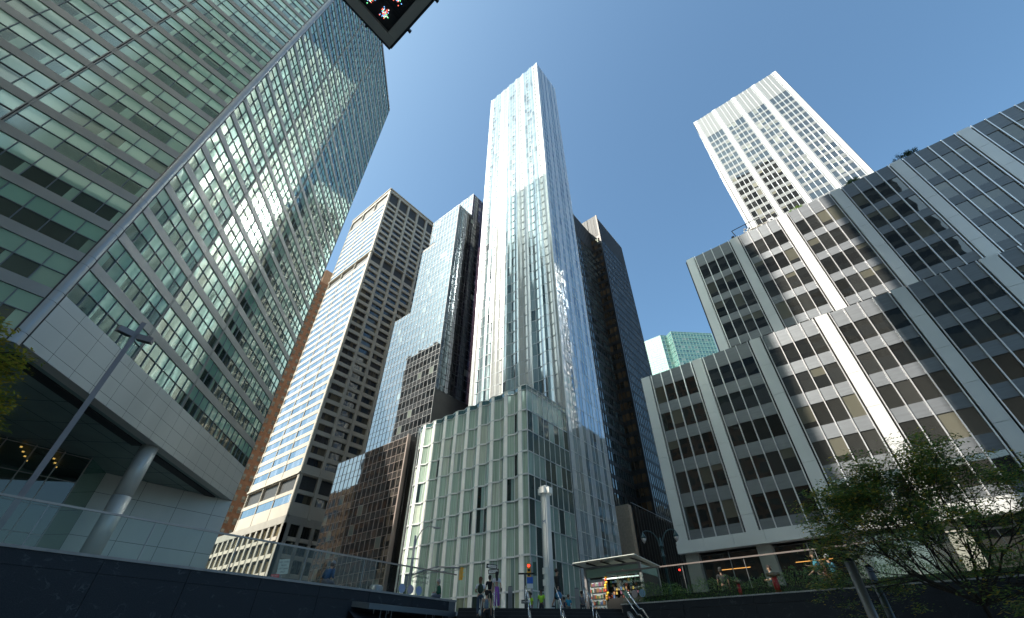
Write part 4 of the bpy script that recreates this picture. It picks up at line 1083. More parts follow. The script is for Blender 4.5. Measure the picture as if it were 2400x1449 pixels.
def signal(parent, c, a, r, body, lit=None, face=1, name='signal_head'):
    """three lens head; lenses face direction a*face"""
    m = MB(); c = Vector(c); m.obox(c, r*.15, a*.12, (0, 0, .5), 'shiny', body)
    for k in (-1, 0, 1):
        lc = c+Vector((0, 0, -.32*k))+a*face*.13; m.obox(lc+Vector((0, 0, .1)), r*.13, a*.13, (0, 0, .02), 'shiny', body)
    h = m.build(name, parent)
    for k, cn in zip((-1, 0, 1), ('r', 'y', 'g')):
        l = MB(); lc = c+Vector((0, 0, -.33*k)) if False else c+Vector((0, 0, .33*(-k)))+a*face*.125
        disc(l, lc, .11, r, Vector((0, 0, 1)), 'red_light' if lit == cn else 'slot_black'); l.build('lens', h)
    return h
def signals():
    # mast arm pole far left corner
    p = polar(51.0, 46, 2.1); a, r = basis(p); t = thing('traffic_signal', 'grey pole with a curved street light and a mast arm ending in a yellow signal', 'traffic signal', tuple(p))
    m = MB(); m.lathe(p, [(.2, 0), (.14, .6), (.12, 4.5), (.09, 7.3)], 10, 'steel_dull'); m.build('pole', t)
    s = MB(); pts = [p+Vector((0, 0, 6.0)), p+r*.15+Vector((0, 0, 7.0)), p+r*.55+Vector((0, 0, 7.8)), p+r*1.1+Vector((0, 0, 8.15)), p+r*1.7+Vector((0, 0, 8.1))]; s.path(pts, [.06, .05, .045, .04, .04], 8, 'steel_dull'); lm = s.build('lamp_arm', t)
    s = MB(); s.obox(p+r*1.95+Vector((0, 0, 8.05)), r*.35, a*.12, (0, 0, .06), 'steel_dull'); s.build('lamp_head', lm)
    s = MB(); e = p+r*4.6+Vector((0, 0, 4.75)); s.path([p+Vector((0, 0, 4.0)), p+r*1.2+Vector((0, 0, 4.45)), p+r*2.4+Vector((0, 0, 4.8)), e], [.07, .065, .06, .05], 8, 'steel_dull'); s.build('mast_arm', t)
    s = MB(); s.path([p+Vector((0, 0, 4.0))+Vector((0, 0, -.25)), p+r*1.2+Vector((0, 0, 4.2)), e+Vector((0, 0, -.12))], .03, 6, 'steel_dull'); s.build('brace', t)
    signal(t, e-Vector((0, 0, .45)), (r*.9+a*.4).normalized(), (a*.9-r*.4).normalized(), (.75, .36, .02))
    b = MB(); b.obox(p-r*.3+Vector((0, 0, 3.5)), r*.14, a*.14, (0, 0, .5), 'steel_dull'); b.build('control_box', t)
    b = MB(); b.obox(p+Vector((0, 0, 5.35)), r*.55, a*.03, (0, 0, .05), 'steel_dull'); b.build('cross_bar', t)
    # near corner double signal
    p = polar(37.15, 42, 2.1); a, r = basis(p); t = thing('traffic_signal', 'slim pole with a yellow signal showing red and a dark signal seen from behind', 'traffic signal', tuple(p))
    m = MB(); m.lathe(p, [(.16, 0), (.1, .6), (.08, 5.0)], 10, 'steel_dull'); m.build('pole', t)
    signal(t, p+Vector((0, 0, 4.0))-r*.22, -a, r, (.75, .36, .02), 'r'); signal(t, p+Vector((0, 0, 4.1))+r*.3, a, r, (.03, .07, .06))
    # post with cross arm and blue sign
    p = polar(37.9, 33, 2.1); a, r = basis(p); t = thing('sign_post', 'dark post with a short cross arm and a small blue parking sign', 'sign post', tuple(p))
    m = MB(); m.tube(p, p+Vector((0, 0, 2.55)), .06, mat='black_metal'); m.obox(p+Vector((0, 0, 2.5))+r*.1, r*.55, a*.03, (0, 0, .05), 'black_metal'); m.build('post', t)
    s = MB(); s.obox(p+r*.32-a*.05+Vector((0, 0, 2.12)), r*.2, a*.01, (0, 0, .18), 'shiny', (.03, .12, .5)); s.build('blue_plate', t)
    s = MB(); s.obox(p+r*.32-a*.05+Vector((0, 0, 1.8)), r*.2, a*.01, (0, 0, .12), 'shiny', (.55, .6, .65)); s.build('white_plate', t)
    s = MB(); s.obox(p-a*.08+Vector((0, 0, .95)), r*.26, a*.01, (0, 0, .1), 'shiny', (.05, .05, .05)); s.build('arrow_plate', t)
    text('ONE WAY', .11, 'white_metal', t, p-a*.095-r*.22+Vector((0, 0, .91)), r, -a)
    # one way signs
    p = polar(41.7, 42, 2.1); a, r = basis(p); t = thing('sign_post', 'thin post carrying two opposite one way arrow signs above the climbing women', 'sign post', tuple(p))
    m = MB(); m.tube(p, p+Vector((0, 0, 4.6)), .045, mat='steel_dull'); m.build('post', t)
    for k, (z, off, bc, d, sk) in enumerate(((4.27, -.05, (.02, .022, .025), -1, 6), (3.9, .12, (.10, .07, .055), 1, -6))):
        q = Matrix.Rotation(R(sk), 3, a); rr = q @ r; uu = q @ Vector((0, 0, 1)); c = p-a*.07+r*off+Vector((0, 0, z))
        s = MB(); s.obox(c, rr*.46, a*.01, uu*.16, 'shiny', bc); pl_ = s.build('sign_plate', t)
        s = MB(); L = .40; w1 = .06
        c2 = c-a*.014
        pts = [(-L*d, .0)]
        ar = [(L*d, 0), (L*.55*d, .12), (L*.55*d, .10), (-L*d, .10), (-L*d, -.10), (L*.55*d, -.10), (L*.55*d, -.12)]
        if d < 0: ar = ar
        s.face([c2+rr*x_+uu*y_ for x_, y_ in ar], 'shiny', (.62, .62, .6)); s.build('arrow', t)
        text('ONE WAY', .13, 'slot_black', t, c-a*.02-rr*(.28 if d > 0 else .2)-uu*.045, rr, -a)
    # left turn sign
    p = polar(64.4, 44, 2.1); a, r = basis(p); t = thing('sign_post', 'post with a white lane sign over a small red sign, left of the seated man', 'sign post', tuple(p))
    m = MB(); m.tube(p, p+Vector((0, 0, 4.5)), .04, mat='steel_dull'); m.build('post', t)
    q = Matrix.Rotation(R(-6), 3, a); rr = q @ r; uu = q @ Vector((0, 0, 1)); c = p-a*.06+Vector((0, 0, 3.9))
    s = MB(); s.obox(c, rr*.40, a*.01, uu*.52, 'shiny', (.5, .55, .5)); s.build('sign_plate', t)
    for k, s_ in enumerate(('LEFT TURN', 'FROM', 'LEFT LANE', 'ONLY')): text(s_, .145, 'slot_black', t, c-a*.02+uu*(.27-.23*k), rr, -a, align='CENTER')
    c = p-a*.06-r*.4+Vector((0, 0, 3.1)); s = MB(); s.obox(c, rr*.30, a*.01, uu*.24, 'shiny', (.5, .03, .04)); s.obox(c-a*.012-uu*.09, rr*.2, a*.002, uu*.05, 'shiny', (.7, .7, .7)); s.build('red_plate', t)
    text('NO STANDING', .07, 'white_metal', t, c-a*.02+uu*.1, rr, -a, align='CENTER')
    # red light far right
    p = polar(20.6, 60, 2.1); a, r = basis(p); t = thing('traffic_signal', 'distant signal glowing red behind the glass rail', 'traffic signal', tuple(p))
    m = MB(); m.tube(p, p+Vector((0, 0, 6.8)), .08, mat='black_metal'); m.build('pole', t); signal(t, p+Vector((0, 0, 5.9)), -a, r, (.02, .03, .03), 'r')
signals()
def kiosk():
    t = thing('newsstand', 'glass roofed newsstand full of snacks and drinks at the top of the steps', 'kiosk', (27, 13.7, 2.1))
    X0, X1, Y0, Y1, Z0, Z1 = 26.0, 28.3, 12.0, 15.6, 2.1, 4.45
    fr = MB()
    for (x, y) in ((X0, Y0), (X0, Y1), (X1, Y0), (X1, Y1)): fr.box((x-.07, y-.07, Z0), (x+.07, y+.07, Z1), 'steel_dull')
    fr.box((X0-.05, Y0, Z1-.06), (X0+.05, Y1, Z1+.04), 'steel_dull'); fr.build('frame', t)
    w = MB(); w.box((X1-.05, Y0+.07, Z0), (X1, Y1-.07, Z1-.06), 'dark_panel'); w.box((X0+.5, Y1-.06, Z0), (X1-.07, Y1, Z1-.06), 'dark_panel'); w.box((X0+.1, Y0, Z0), (X1-.1, Y0+.05, Z1-.5), 'dark_panel'); w.box((X0+.02, Y0+.08, Z0), (X0+.3, Y1-1.25, Z0+.75), 'dark_panel'); w.build('wall', t)
    p = MB(); p.box((X0-.02, Y0+.08, Z1-.52), (X0+.04, Y1-.08, Z1-.07), 'shiny', (.26, .36, .28)); p.box((X0+.1, Y0-.02, Z1-.48), (X1-.1, Y0+.04, Z1-.07), 'shiny', (.26, .36, .3)); p.build('sign_panel', t)
    rf = MB(); a = [(25.2, Y0-.15, 4.72), (25.2, Y1+.35, 4.66), (28.8, Y1+.35, 4.46), (28.8, Y0-.15, 4.50)]
    rf.mesh(a+[(x, y, z+.03) for x, y, z in a], [(3,2,1,0),(4,5,6,7),(0,1,5,4),(1,2,6,5),(2,3,7,6),(3,0,4,7)], 'shiny', (.62, .66, .6)); rf.build('canopy', t)
    rb = MB()
    for i in range(5):
        y = Y0+.2+i*.95; rb.box((25.3, y-.04, 4.56), (28.6, y+.04, 4.62), 'black_metal')
    rb.build('canopy_rib', t)
    li = MB(); li.box((X0+.25, Y0+.3, Z1-.62), (X0+.33, Y1-1.0, Z1-.57), 'lamp_white'); li.build('light_tube', t)
    # drinks fridge
    f = MB(); f.box((X0+.12, Y1-1.15, Z0+.05), (X0+.5, Y1-.15, Z0+1.75), 'shiny', (.35, .4, .4)); fo = f.build('fridge', t)
    rnd.seed(3)
    sh = MB(); pal = [(.35, .08, .05), (.4, .28, .06), (.08, .14, .28), (.42, .42, .38), (.08, .2, .1), (.25, .1, .16), (.3, .16, .08), (.2, .3, .34), (.1, .1, .1), (.05, .05, .05), (.3, .28, .22)]
    for s in range(5):
        z = Z0+.2+s*.3
        for i in range(11): y = Y1-1.1+i*.083; h = rnd.uniform(.12, .22); sh.box((X0+.06, y, z), (X0+.11, y+.06, z+h), 'shiny', jit(rnd.choice(pal), .2))
    sh.build('bottle_row', fo, kind='stuff')
    g = MB()
    for s in range(7):
        z = Z0+.55+s*.2
        for i in range(15):
            y = Y0+.15+i*.145
            if rnd.random() < .8: g.box((X0+.05+s*.1, y, z), (X0+.13+s*.1, y+rnd.uniform(.07, .13), z+rnd.uniform(.08, .18)), 'cloth', jit(rnd.choice(pal+[(.05, .05, .05)]*3), .3))
    for i in range(9): g.ball((X0-.02, Y1-1.32+rnd.uniform(-.07, .07), Z0+.75+i*.13), .1, 'shiny', jit(rnd.choice([(.8, .4, .03), (.7, .08, .03), (.8, .6, .05), (.1, .2, .5)]), .2), 6, (.5, 1, .8))
    g.build('snack_display', t, kind='stuff')
kiosk()
def misc():
    for (az, d, b, top, r, lb) in ((15.1, 24.7, 2.25, 2.92, .075, 'slim red fire standpipe with a brass twin head in the hedge'), (11.6, 24.3, 2.25, 3.06, .12, 'thicker red fire standpipe with a brass head in the hedge')):
        p = polar(az, d, b); t = thing('standpipe', lb, 'standpipe', tuple(p), 'red standpipes in the hedge'); m = MB(); m.tube(p, p+Vector((0, 0, top-b-.16)), r, n=12, mat='shiny', col=(.42, .02, .02)); m.build('pipe', t)
        h = MB(); h.lathe(p+Vector((0, 0, top-b-.16)), [(r*1.1, 0), (r*1.5, .03), (r*1.5, .1), (r*.9, .14), (r*1.0, .17)], 12, 'shiny', (.16, .11, .055)); a, rr = basis(p)
        for s in (-1, 1): h.tube(p+Vector((0, 0, top-b-.07)), p+rr*s*r*2.2+Vector((0, 0, top-b-.05)), r*.65, n=8, mat='shiny', col=(.16, .11, .055))
        h.build('brass_head', t)
    for (az, d, top, lb, mt) in ((4.72, 14.2, 1.93, 'thick grey steel post with a flat cap beside the feathery tree', 'steel_dull'), (3.4, 16.0, 2.0, 'thinner grey steel post half hidden by the feathery tree', 'alu_dark')):
        p = polar(az, d, -1.6); t = thing('steel_post', lb, 'post', tuple(p)); m = MB(); m.tube(p, p+Vector((0, 0, top+1.6-.03)), .10 if d < 15 else .08, n=20, mat=mt); m.build('shaft', t)
        c = MB(); c.tube(p+Vector((0, 0, top+1.57)), p+Vector((0, 0, top+1.62)), .085 if d < 15 else .07, n=20, mat='black_metal'); c.build('cap', t)
    # overhead display with its frame and bracket
    t = thing('display_screen', 'corner of a framed black screen with coloured pixels hanging overhead', 'screen', (-1.2, .9, 6.2)); x1, y1, x0, y0 = .54, 2.48, -2.6, -.6; fwid = .115
    f = MB()
    f.box((x0, y1-fwid, 6.0), (x1, y1, 6.1), 'screen_frame'); f.box((x1-fwid, y0, 6.0), (x1, y1-fwid-.002, 6.1), 'screen_frame'); f.box((x0, y0, 6.101), (x1, y1, 6.5), 'black_metal')
    f.box((x0, y1+.0, 6.01), (x1+.02, y1+.03, 6.4), 'black_metal'); f.box((x1, y0, 6.01), (x1+.03, y1, 6.4), 'black_metal'); 
    for i in range(6): f.box((x0+.3+i*.5, y1+.03, 6.05), (x0+.33+i*.5, y1+.07, 6.1), 'black_metal'); f.box((x1+.03, y1-.3-i*.5, 6.05), (x1+.07, y1-.33-i*.5, 6.1), 'black_metal')
    f.build('frame', t)
    s = MB(); s.face([(x0, y0, 6.05), (x1-fwid, y0, 6.05), (x1-fwid, y1-fwid, 6.05), (x0, y1-fwid, 6.05)], 'slot_black')
    for i in range(60): s.box((x0, y0+i*.047, 6.035), (x1-fwid, y0+i*.047+.004, 6.04), 'black_metal')
    s.build('screen', t)
    px = MB(); rnd.seed(9)
    for (cx, cy, n) in ((.27, 2.23, 60), (.05, 2.25, 50), (.28, 1.98, 50), (-.35, 1.3, 40)):
        for i in range(n):
            x = cx+rnd.gauss(0, .022); y = cy+rnd.gauss(0, .03); x = round(x/.014)*.014; y = round(y/.014)*.014
            if x > x1-fwid-.02 or y > y1-fwid-.02: continue
            px.face([(x, y, 6.03), (x, y+.009, 6.03), (x+.009, y+.009, 6.03), (x+.009, y, 6.03)], 'led_'+rnd.choice('rgbw'))
    px.build('lit_pixel', t, kind='stuff')
    b = MB(); b.box((-1.4, .4, 6.5), (-1.1, .7, 9), 'black_metal'); b.build('hanger', t)
    # window washing rig
    t = thing('window_washing_rig', 'window washing machine with crane frame parked on the office roof edge', 'rooftop machine', (60.2, -2.3, 54.1)); X = 60.0
    m = MB(); m.box((X, -5.6, 54.25), (X+1.4, 1.6, 54.45), 'black_metal'); m.build('track_base', t)
    m = MB(); m.box((X+.1, -4.2, 54.5), (X+1.2, -.2, 55.15), 'precast'); m.box((X, -4.4, 55.2), (X+1.3, -1.0, 55.3), 'precast'); m.build('machine_body', t)
    m = MB(); m.path([(X+.5, .5, 54.6), (X+.5, .9, 57.2), (X+.5, -3.6, 57.4), (X+.5, -3.4, 55.3)], .07, 6, 'black_metal'); m.path([(X+.5, -1.4, 57.3), (X+.5, -1.2, 55)], .06, 6, 'black_metal'); m.build('crane_arm', t)
    m = MB(); m.box((X-.1, .3, 54.5), (X+1, 1.3, 55.0), 'steel_dull'); m.box((X, .9, 55.0), (X+.5, 1.35, 55.6), 'black_metal'); m.box((X, -5.3, 54.5), (X+.9, -4.5, 55.7), 'white_frame'); m.box((X, -4.9, 55.7), (X+.6, -4.6, 56.3), 'black_metal')
    for i in range(14): y = rnd.uniform(-5.2, .6); z = rnd.uniform(54.6, 55.7); m.box((X-.15, y, z), (X+.1, y+rnd.uniform(.1, .4), z+rnd.uniform(.1, .3)), rnd.choice(['white_frame', 'black_metal', 'steel_dull']))
    m.build('gear', t)
    # a trash basket, planter box, sign
    p = polar(54.5, 27, 2.1); t = thing('litter_bin', 'round steel litter bin behind the glass rail', 'litter bin', tuple(p)); m = MB(); m.lathe(p, [(.33, 0), (.35, .95), (.3, .97), (.28, 1.0)], 20, 'steel_dull'); m.build('drum', t)
    for i in range(2):
        p = polar(39.6-i*7.5, 27.5+i*.8, 2.1); t = thing('bollard', 'square grey bollard %s' % ('left of the hi-vis workers' if i == 0 else 'in front of the seated children'), 'bollard', tuple(p)); m = MB(); a, r = basis(p); m.obox(p+Vector((0, 0, .55)), r*.12, a*.12, (0, 0, .55), 'steel_dull'); m.obox(p+Vector((0, 0, 1.12)), r*.10, a*.10, (0, 0, .02), 'alu_dark'); m.build('block', t)
plain('screen_frame', (.42, .40, .34), .55, .2, .05)
for n_, c_ in zip('rgbw', ((1, .15, .1), (.2, 1, .4), (.2, .5, 1), (1, .9, .85))): emis('led_'+n_, c_, 1.6)
misc()

# ---------------------------------------------------------------- people
def skin_mesh(name, verts, edges, radii, mat, parent, sub=1, col=(1, 1, 1)):
    me = bpy.data.meshes.new(name); me.from_pydata([tuple(v) for v in verts], edges, []); o = bpy.data.objects.new(name, me); C.objects.link(o)
    sk = o.modifiers.new('s', 'SKIN'); sk.use_smooth_shade = True
    for i, r in enumerate(radii): me.skin_vertices[0].data[i].radius = (r if isinstance(r, tuple) else (r, r)); 
    me.skin_vertices[0].data[0].use_root = True
    ss = o.modifiers.new('u', 'SUBSURF'); ss.levels = sub; ss.render_levels = sub
    dg = bpy.context.evaluated_depsgraph_get(); ev = o.evaluated_get(dg); m2 = bpy.data.meshes.new_from_object(ev)
    bpy.data.objects.remove(o); bpy.data.meshes.remove(me)
    m2.name = name; m2.materials.clear(); m2.materials.append(MATS[mat])
    if 'Col' not in m2.color_attributes:
        ca = m2.color_attributes.new('Col', 'FLOAT_COLOR', 'CORNER'); ca.data.foreach_set('color', [*col, 1.0]*len(m2.loops))
    r = bpy.data.objects.new(name, m2); C.objects.link(r); r.parent = parent
    return r
def person(label, loc, yaw, h=1.68, top=(.1, .1, .1), legs=(.05, .05, .06), hair=(.03, .02, .015), hairlen=0, sit=False, stride=0, arms='down', sleeve=1, skirt=None, bag=None, skin='skin', female=True, lean=0, hat=None, group=None, skirt_len=.5):
    t = thing('person', label, 'person', tuple(loc), group); t.rotation_euler = (0, 0, R(yaw)); k = h/1.7
    V = lambda x, y, z: Vector((x*k, y*k, z*k))
    sh = .17 if female else .2; hp = .09
    zh = .92 if not sit else .12
    b = zh-.92
    ln = math.tan(R(lean))
    T = lambda x, y, z: V(x+(z-.92)*ln, y, z+b)
    J = {'pel': T(0, 0, .95), 'wa': T(0, 0, 1.08), 'ch': T(.0, 0, 1.27), 'nk': T(0, 0, 1.44), 'n2': T(.01, 0, 1.50), 'h1': T(.02, 0, 1.56), 'h2': T(.015, 0, 1.64), 'h3': T(.0, 0, 1.68)}
    for s, n in ((1, 'l'), (-1, 'r')):
        J['s'+n] = T(0, s*sh, 1.40)
        if arms == 'down': J['e'+n] = T(-.02, s*(sh+.05), 1.12); J['w'+n] = T(.05, s*(sh+.06), .88)
        elif arms == 'fore': J['e'+n] = T(.0, s*(sh+.06), 1.12); J['w'+n] = T(.24, s*(sh-.04), 1.10)
        elif arms == 'point': J['e'+n] = T(.05, s*(sh+.06), 1.14); J['w'+n] = T(.30, s*(sh+.02), 1.20 if s > 0 else .98)
        else: J['e'+n] = T(-.02+s*.12*stride, s*(sh+.05), 1.13); J['w'+n] = T(.04+s*.25*stride, s*(sh+.05), .90)
        J['p'+n] = J['pel']+V(0, s*hp, -.03)
        if sit: J['k'+n] = V(.42, s*.11, .14); J['a'+n] = V(.46, s*.11, -.28); J['t'+n] = V(.6, s*.11, -.34)
        else:
            d = -s*stride; J['k'+n] = V(.22*d+.03, s*.095, .50); J['a'+n] = V(.36*d-(.10 if d < 0 else 0), s*.09, .09+(.06 if d < 0 else 0)); J['t'+n] = J['a'+n]+V(.15, 0, -.05)
    vs, es, rs, ix = [], [], [], {}
    def add(n, r): ix[n] = len(vs); vs.append(J[n]); rs.append((r[0]*k, r[1]*k) if isinstance(r, tuple) else r*k)
    add('pel', (.10, .08)); add('wa', (.088, .07) if female else (.10, .08)); add('ch', (.10, .078)); add('nk', .055); add('n2', .05); add('h1', (.075, .085)); add('h2', (.082, .095)); add('h3', (.05, .06))
    for a, c in (('pel', 'wa'), ('wa', 'ch'), ('ch', 'nk'), ('nk', 'n2'), ('n2', 'h1'), ('h1', 'h2'), ('h2', 'h3')): es.append((ix[a], ix[c]))
    for n in 'lr':
        add('s'+n, .052); add('e'+n, .036); add('w'+n, .024); add('p'+n, .07); add('k'+n, .055); add('a'+n, .035); add('t'+n, .028)
        es += [(ix['ch'], ix['s'+n]), (ix['s'+n], ix['e'+n]), (ix['e'+n], ix['w'+n]), (ix['pel'], ix['p'+n]), (ix['p'+n], ix['k'+n]), (ix['k'+n], ix['a'+n]), (ix['a'+n], ix['t'+n])]
        w0 = J['w'+n]; d = (J['w'+n]-J['e'+n]).normalized(); sd = Vector((1, 0, 0)) if abs(d.x) < .7 else Vector((0, 1, 0)); sd = (sd-d*sd.dot(d)).normalized(); nn = d.cross(sd)
        J['q'+n] = w0+d*.07*k; add('q'+n, .026); es.append((ix['w'+n], ix['q'+n]))
        for f_ in range(5):
            o1 = (f_-1.5)*.017 if f_ < 4 else -.035; L = (.04, .045, .042, .034, .03)[f_]
            p1 = J['q'+n]+sd*o1*k+d*(.02 if f_ < 4 else -.02)*k; p2 = p1+d*L*k*.6+nn*.008*k+(sd*-.015*k if f_ == 4 else Vector()); p3 = p2+d*L*k*.5+nn*.02*k
            for jn, p_, r_ in (('a', p1, .010), ('b', p2, .009), ('c', p3, .008)): J['f'+n+str(f_)+jn] = p_; add('f'+n+str(f_)+jn, r_)
            es += [(ix['q'+n], ix['f'+n+str(f_)+'a']), (ix['f'+n+str(f_)+'a'], ix['f'+n+str(f_)+'b']), (ix['f'+n+str(f_)+'b'], ix['f'+n+str(f_)+'c'])]
    skin_mesh('body', vs, es, rs, skin, t)
    # face
    f = MB(); hc = J['h1']+V(.0, 0, .03)
    f2 = MB()
    for s in (-1, 1): f2.ball(hc+V(.085, s*.03, .01), .010*k, 'slot_black', n=6)
    f2.ball(hc+V(.088, 0, -.05), .016*k, 'shiny', (.3, .08, .07), 6, (.4, 1.3, .4))
    def lb(mb, name):   # local-space mesh child
        me = bpy.data.meshes.new(name); me.from_pydata(mb.v, [], mb.f)
        for mt in mb.mats: me.materials.append(MATS[mt])
        me.polygons.foreach_set('material_index', mb.m); me.polygons.foreach_set('use_smooth', mb.sm)
        ca = me.color_attributes.new('Col', 'FLOAT_COLOR', 'CORNER'); buf = []
        for ff, c in zip(mb.f, mb.c): buf += [*c, 1.0]*len(ff)
        ca.data.foreach_set('color', buf); o = bpy.data.objects.new(name, me); C.objects.link(o); o.parent = t; return o
    lb(f2, 'facial_feature')
    ns = MB(); ns.mesh([hc+V(.09, -.012, -.03), hc+V(.09, .012, -.03), hc+V(.115, 0, -.028), hc+V(.092, 0, .012)], [(0, 2, 3), (2, 1, 3), (0, 1, 2)], skin, smooth=True)
    for s in (-1, 1): ns.ball(hc+V(-.005, s*.088, -.005), .022*k, skin, n=6, sc=(.7, .4, 1.2))
    lb(ns, 'nose_and_ears')
    hr = MB(); hr.ball(J['h2']+V(-.022, 0, .012), .108*k, 'cloth', hat or hair, 12, (1, .92, .92))
    if hairlen:
        for i in range(6): hr.ball(J['h2']+V(-.075-.006*i, math.sin(i)*.012, -.02-hairlen*i/5), (.085-.006*i)*k, 'cloth', hair, 8, (.6, 1.1, 1.3))
    lb(hr, 'hat' if hat else 'hair')
    if hat: h2_ = MB(); h2_.ball(J['h1']+V(-.03, 0, .03), .095*k, 'cloth', hair, 8); lb(h2_, 'hair')
    # shirt
    vs2 = [J['wa']-V(0, 0, .10 if sleeve != .5 else -.02), J['wa'], J['ch'], J['nk']-V(0, 0, .03)]; rs2 = [(.15*k, .125*k), ((.125 if female else .15)*k, .11*k), (.165*k, .13*k), .075*k]; es2 = [(0, 1), (1, 2), (2, 3)]
    if sleeve:
        for n in 'lr':
            i0 = len(vs2); e = J['e'+n] if sleeve >= 2 else J['s'+n].lerp(J['e'+n], .75)
            vs2 += [J['s'+n], e]; rs2 += [.066*k, .052*k]; es2 += [(2, i0), (i0, i0+1)]
            if sleeve >= 2: vs2.append(J['w'+n].lerp(J['e'+n], .08)); rs2.append(.038*k); es2.append((i0+1, i0+2))
    skin_mesh('shirt', vs2, es2, rs2, 'cloth', t, col=top)
    if skirt:
        sk = MB(); c = J['pel']+V(0, 0, .08); zb = -skirt_len; sk.lathe(c+V(0, 0, zb), [(.185*k, 0), (.19*k, .1*k), (.175*k, skirt_len*.6*k), (.13*k, skirt_len*k)], 14, 'cloth', skirt); lb(sk, 'skirt')
    if legs:
        vs3 = [J['wa']-V(0, 0, .06), J['pel']]; rs3 = [(.125*k, .1*k), (.145*k, .115*k)]; es3 = [(0, 1)]
        for n in 'lr':
            i0 = len(vs3); vs3 += [J['p'+n], J['k'+n], J['a'+n]+V(0, 0, .02)]; rs3 += [.1*k, .07*k, .055*k]; es3 += [(1, i0), (i0, i0+1), (i0+1, i0+2)]
        skin_mesh('trousers', vs3, es3, rs3, 'cloth', t, col=legs)
    for n in 'lr':
        s_ = MB(); s_.ball(J['a'+n].lerp(J['t'+n], .55)-V(0, 0, .012), .05*k, 'shiny', (.04, .04, .04), 8, (2.6, .95, .8)); lb(s_, 'shoe')
    if bag: bag(lb, J, V)
    return t
def backpack(col):
    def f(lb, J, V): m = MB(); m.ball(J['ch']+V(-.2, 0, -.06), .17, 'cloth', col, 10, (.6, .85, 1.25)); lb(m, 'backpack')
    return f
def handbag(col, side=1, drop=.25, s=.15):
    def f(lb, J, V):
        w = J['wl' if side > 0 else 'wr']; m = MB(); m.ball(w+V(0, .02*side, -drop-.08), s, 'shiny', col, 10, (1.2, .5, 1)); m.path([w+V(-.08, 0, -drop+.02), w+V(0, 0, -.03), w+V(.08, 0, -drop+.02)], .01, 5, 'cloth', col); lb(m, 'bag')
    return f
def totebag(col):
    def f(lb, J, V): m = MB(); p = J['sl']; m.path([p+V(.05, .03, .03), p+V(-.08, .06, -.2), p+V(-.05, .1, -.5)], .02, 5, 'cloth', col); m.ball(p+V(-.03, .12, -.55), .13, 'cloth', col, 8, (1, .5, 1)); lb(m, 'bag')
    return f
def face_of(az, turn=0): return az+turn     # walking away from the viewer
def onstep(az, k):
    """ground point at azimuth az, k metres in front of (down from) the top step edge"""
    d = Vector((math.cos(R(az)), math.sin(R(az)), 0)); n = -ND
    c = n.dot(A0)-k; s = c/n.dot(d); rise = 3.7/22
    z = 2.1 if k <= 0 else 2.1-rise*math.ceil(k/.33-1e-6)
    return Vector((d.x*s, d.y*s, z))
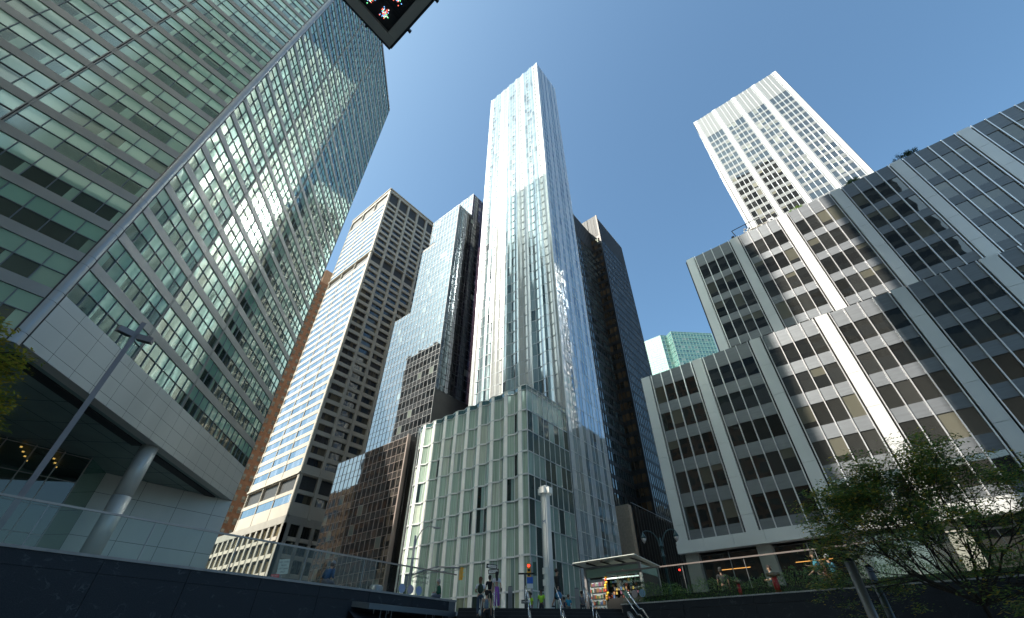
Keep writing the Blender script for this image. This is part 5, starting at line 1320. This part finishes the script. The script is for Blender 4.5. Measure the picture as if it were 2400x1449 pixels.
def people():
    P = person
    P('seated man in a blue jacket and grey beanie on the granite wall, holding white bags', (11.4, 19.7, 2.53), 20, 1.72, (.035, .085, .16), (.12, .12, .13), (.1, .08, .07), sit=True, arms='fore', sleeve=2, hat=(.28, .27, .27), female=False, lean=22, bag=handbag((.55, .55, .57), 1, .0, .14))
    P('grey haired woman in a green vest seated at the end of the wall', (18.0, 19.65, 2.53), 150, 1.62, (.012, .10, .06), (.08, .09, .12), (.35, .33, .32), .05, sit=True, arms='fore', sleeve=2, lean=10, bag=handbag((.55, .55, .6), -1, .0, .13))
    P('woman with long brown hair and an olive backpack climbing the steps', onstep(43.0, .9), 45, 1.66, (.62, .64, .68), (.04, .06, .09), (.14, .06, .03), .26, stride=.4, arms='fore', bag=backpack((.035, .05, .03)))
    P('short person in black between the backpack and the purple skirt', onstep(41.95, -1.2), 44, 1.52, (.015, .015, .018), (.02, .02, .025), (.015, .012, .012), .08)
    P('woman with long black hair, white crop top and purple skirt', onstep(41.15, -.9), 42, 1.64, (.66, .66, .70), None, (.012, .010, .012), .28, sleeve=.5, skirt=(.22, .07, .30), skirt_len=.85, bag=handbag((.06, .03, .02), -1, -.1, .1))
    P('woman in grey racerback top and black trousers, lowest on the steps', onstep(42.25, 2.0), 43, 1.66, (.13, .17, .22), (.010, .010, .012), (.02, .012, .01), .03, stride=.35, sleeve=0, bag=totebag((.5, .5, .48)))
    P('man in a hi-vis vest facing the street, left of the pair', polar(37.3, 36, 2.1), 160, 1.74, (.35, .60, .03), (.02, .02, .03), (.02, .015, .01), female=False, skin='skin_dark')
    P('bearded worker in a hi-vis vest turned sideways, right of the pair', polar(36.1, 34.5, 2.1), 190, 1.76, (.33, .62, .04), (.02, .02, .03), (.02, .015, .01), female=False, skin='skin_dark')
    P('woman in a black dress with a blue bag striding at the top of the steps', onstep(34.25, -.35), -20, 1.72, (.010, .010, .012), None, (.05, .03, .02), stride=.6, arms='swing', sleeve=2, skirt=(.010, .010, .012), skirt_len=.62, bag=handbag((.02, .18, .34), -1, .28, .17))
    P('child in a bright blue shirt sitting behind the steps', polar(33.1, 30, 2.38), 60, 1.35, (.02, .25, .42), (.1, .1, .1), (.09, .05, .03), sit=True, arms='fore')
    P('dark haired child in navy sitting next to the bright blue shirt', polar(33.6, 30.2, 2.3), 60, 1.3, (.02, .03, .08), (.05, .05, .05), (.03, .02, .015), sit=True, arms='fore')
    P('seated person in a checked shirt left of the newsstand', polar(31.6, 29.4, 2.4), 60, 1.5, (.12, .12, .14), (.05, .05, .06), (.03, .02, .015), sit=True, arms='fore', female=False)
    P('man in a black shirt and dark cap behind the hedge', polar(16.5, 27.6, 2.1), 30, 1.72, (.012, .012, .014), (.03, .03, .03), (.02, .02, .02), sleeve=1, female=False, skin='skin_dark', hat=(.02, .02, .02))
    P('woman with dark tied hair looking down behind the thicker standpipe', polar(11.8, 27.5, 2.1), 110, 1.66, (.03, .08, .12), (.03, .03, .03), (.03, .02, .018), .06, arms='fore')
    P('man in a light blue shirt gesturing with one hand behind the hedge', polar(7.5, 26.0, 2.1), 105, 1.84, (.12, .42, .55), (.05, .05, .07), (.04, .03, .02), arms='point', female=False)
    P('grey haired man in a light blue shirt seen from behind, next to the gesturing man', polar(6.4, 26.2, 2.1), 60, 1.72, (.14, .38, .48), (.05, .05, .07), (.40, .40, .40), female=False)
    P('person mostly hidden between the two light blue shirts', polar(6.95, 27.2, 2.1), 150, 1.66, (.2, .05, .05), (.05, .05, .07), (.05, .03, .02))
people()
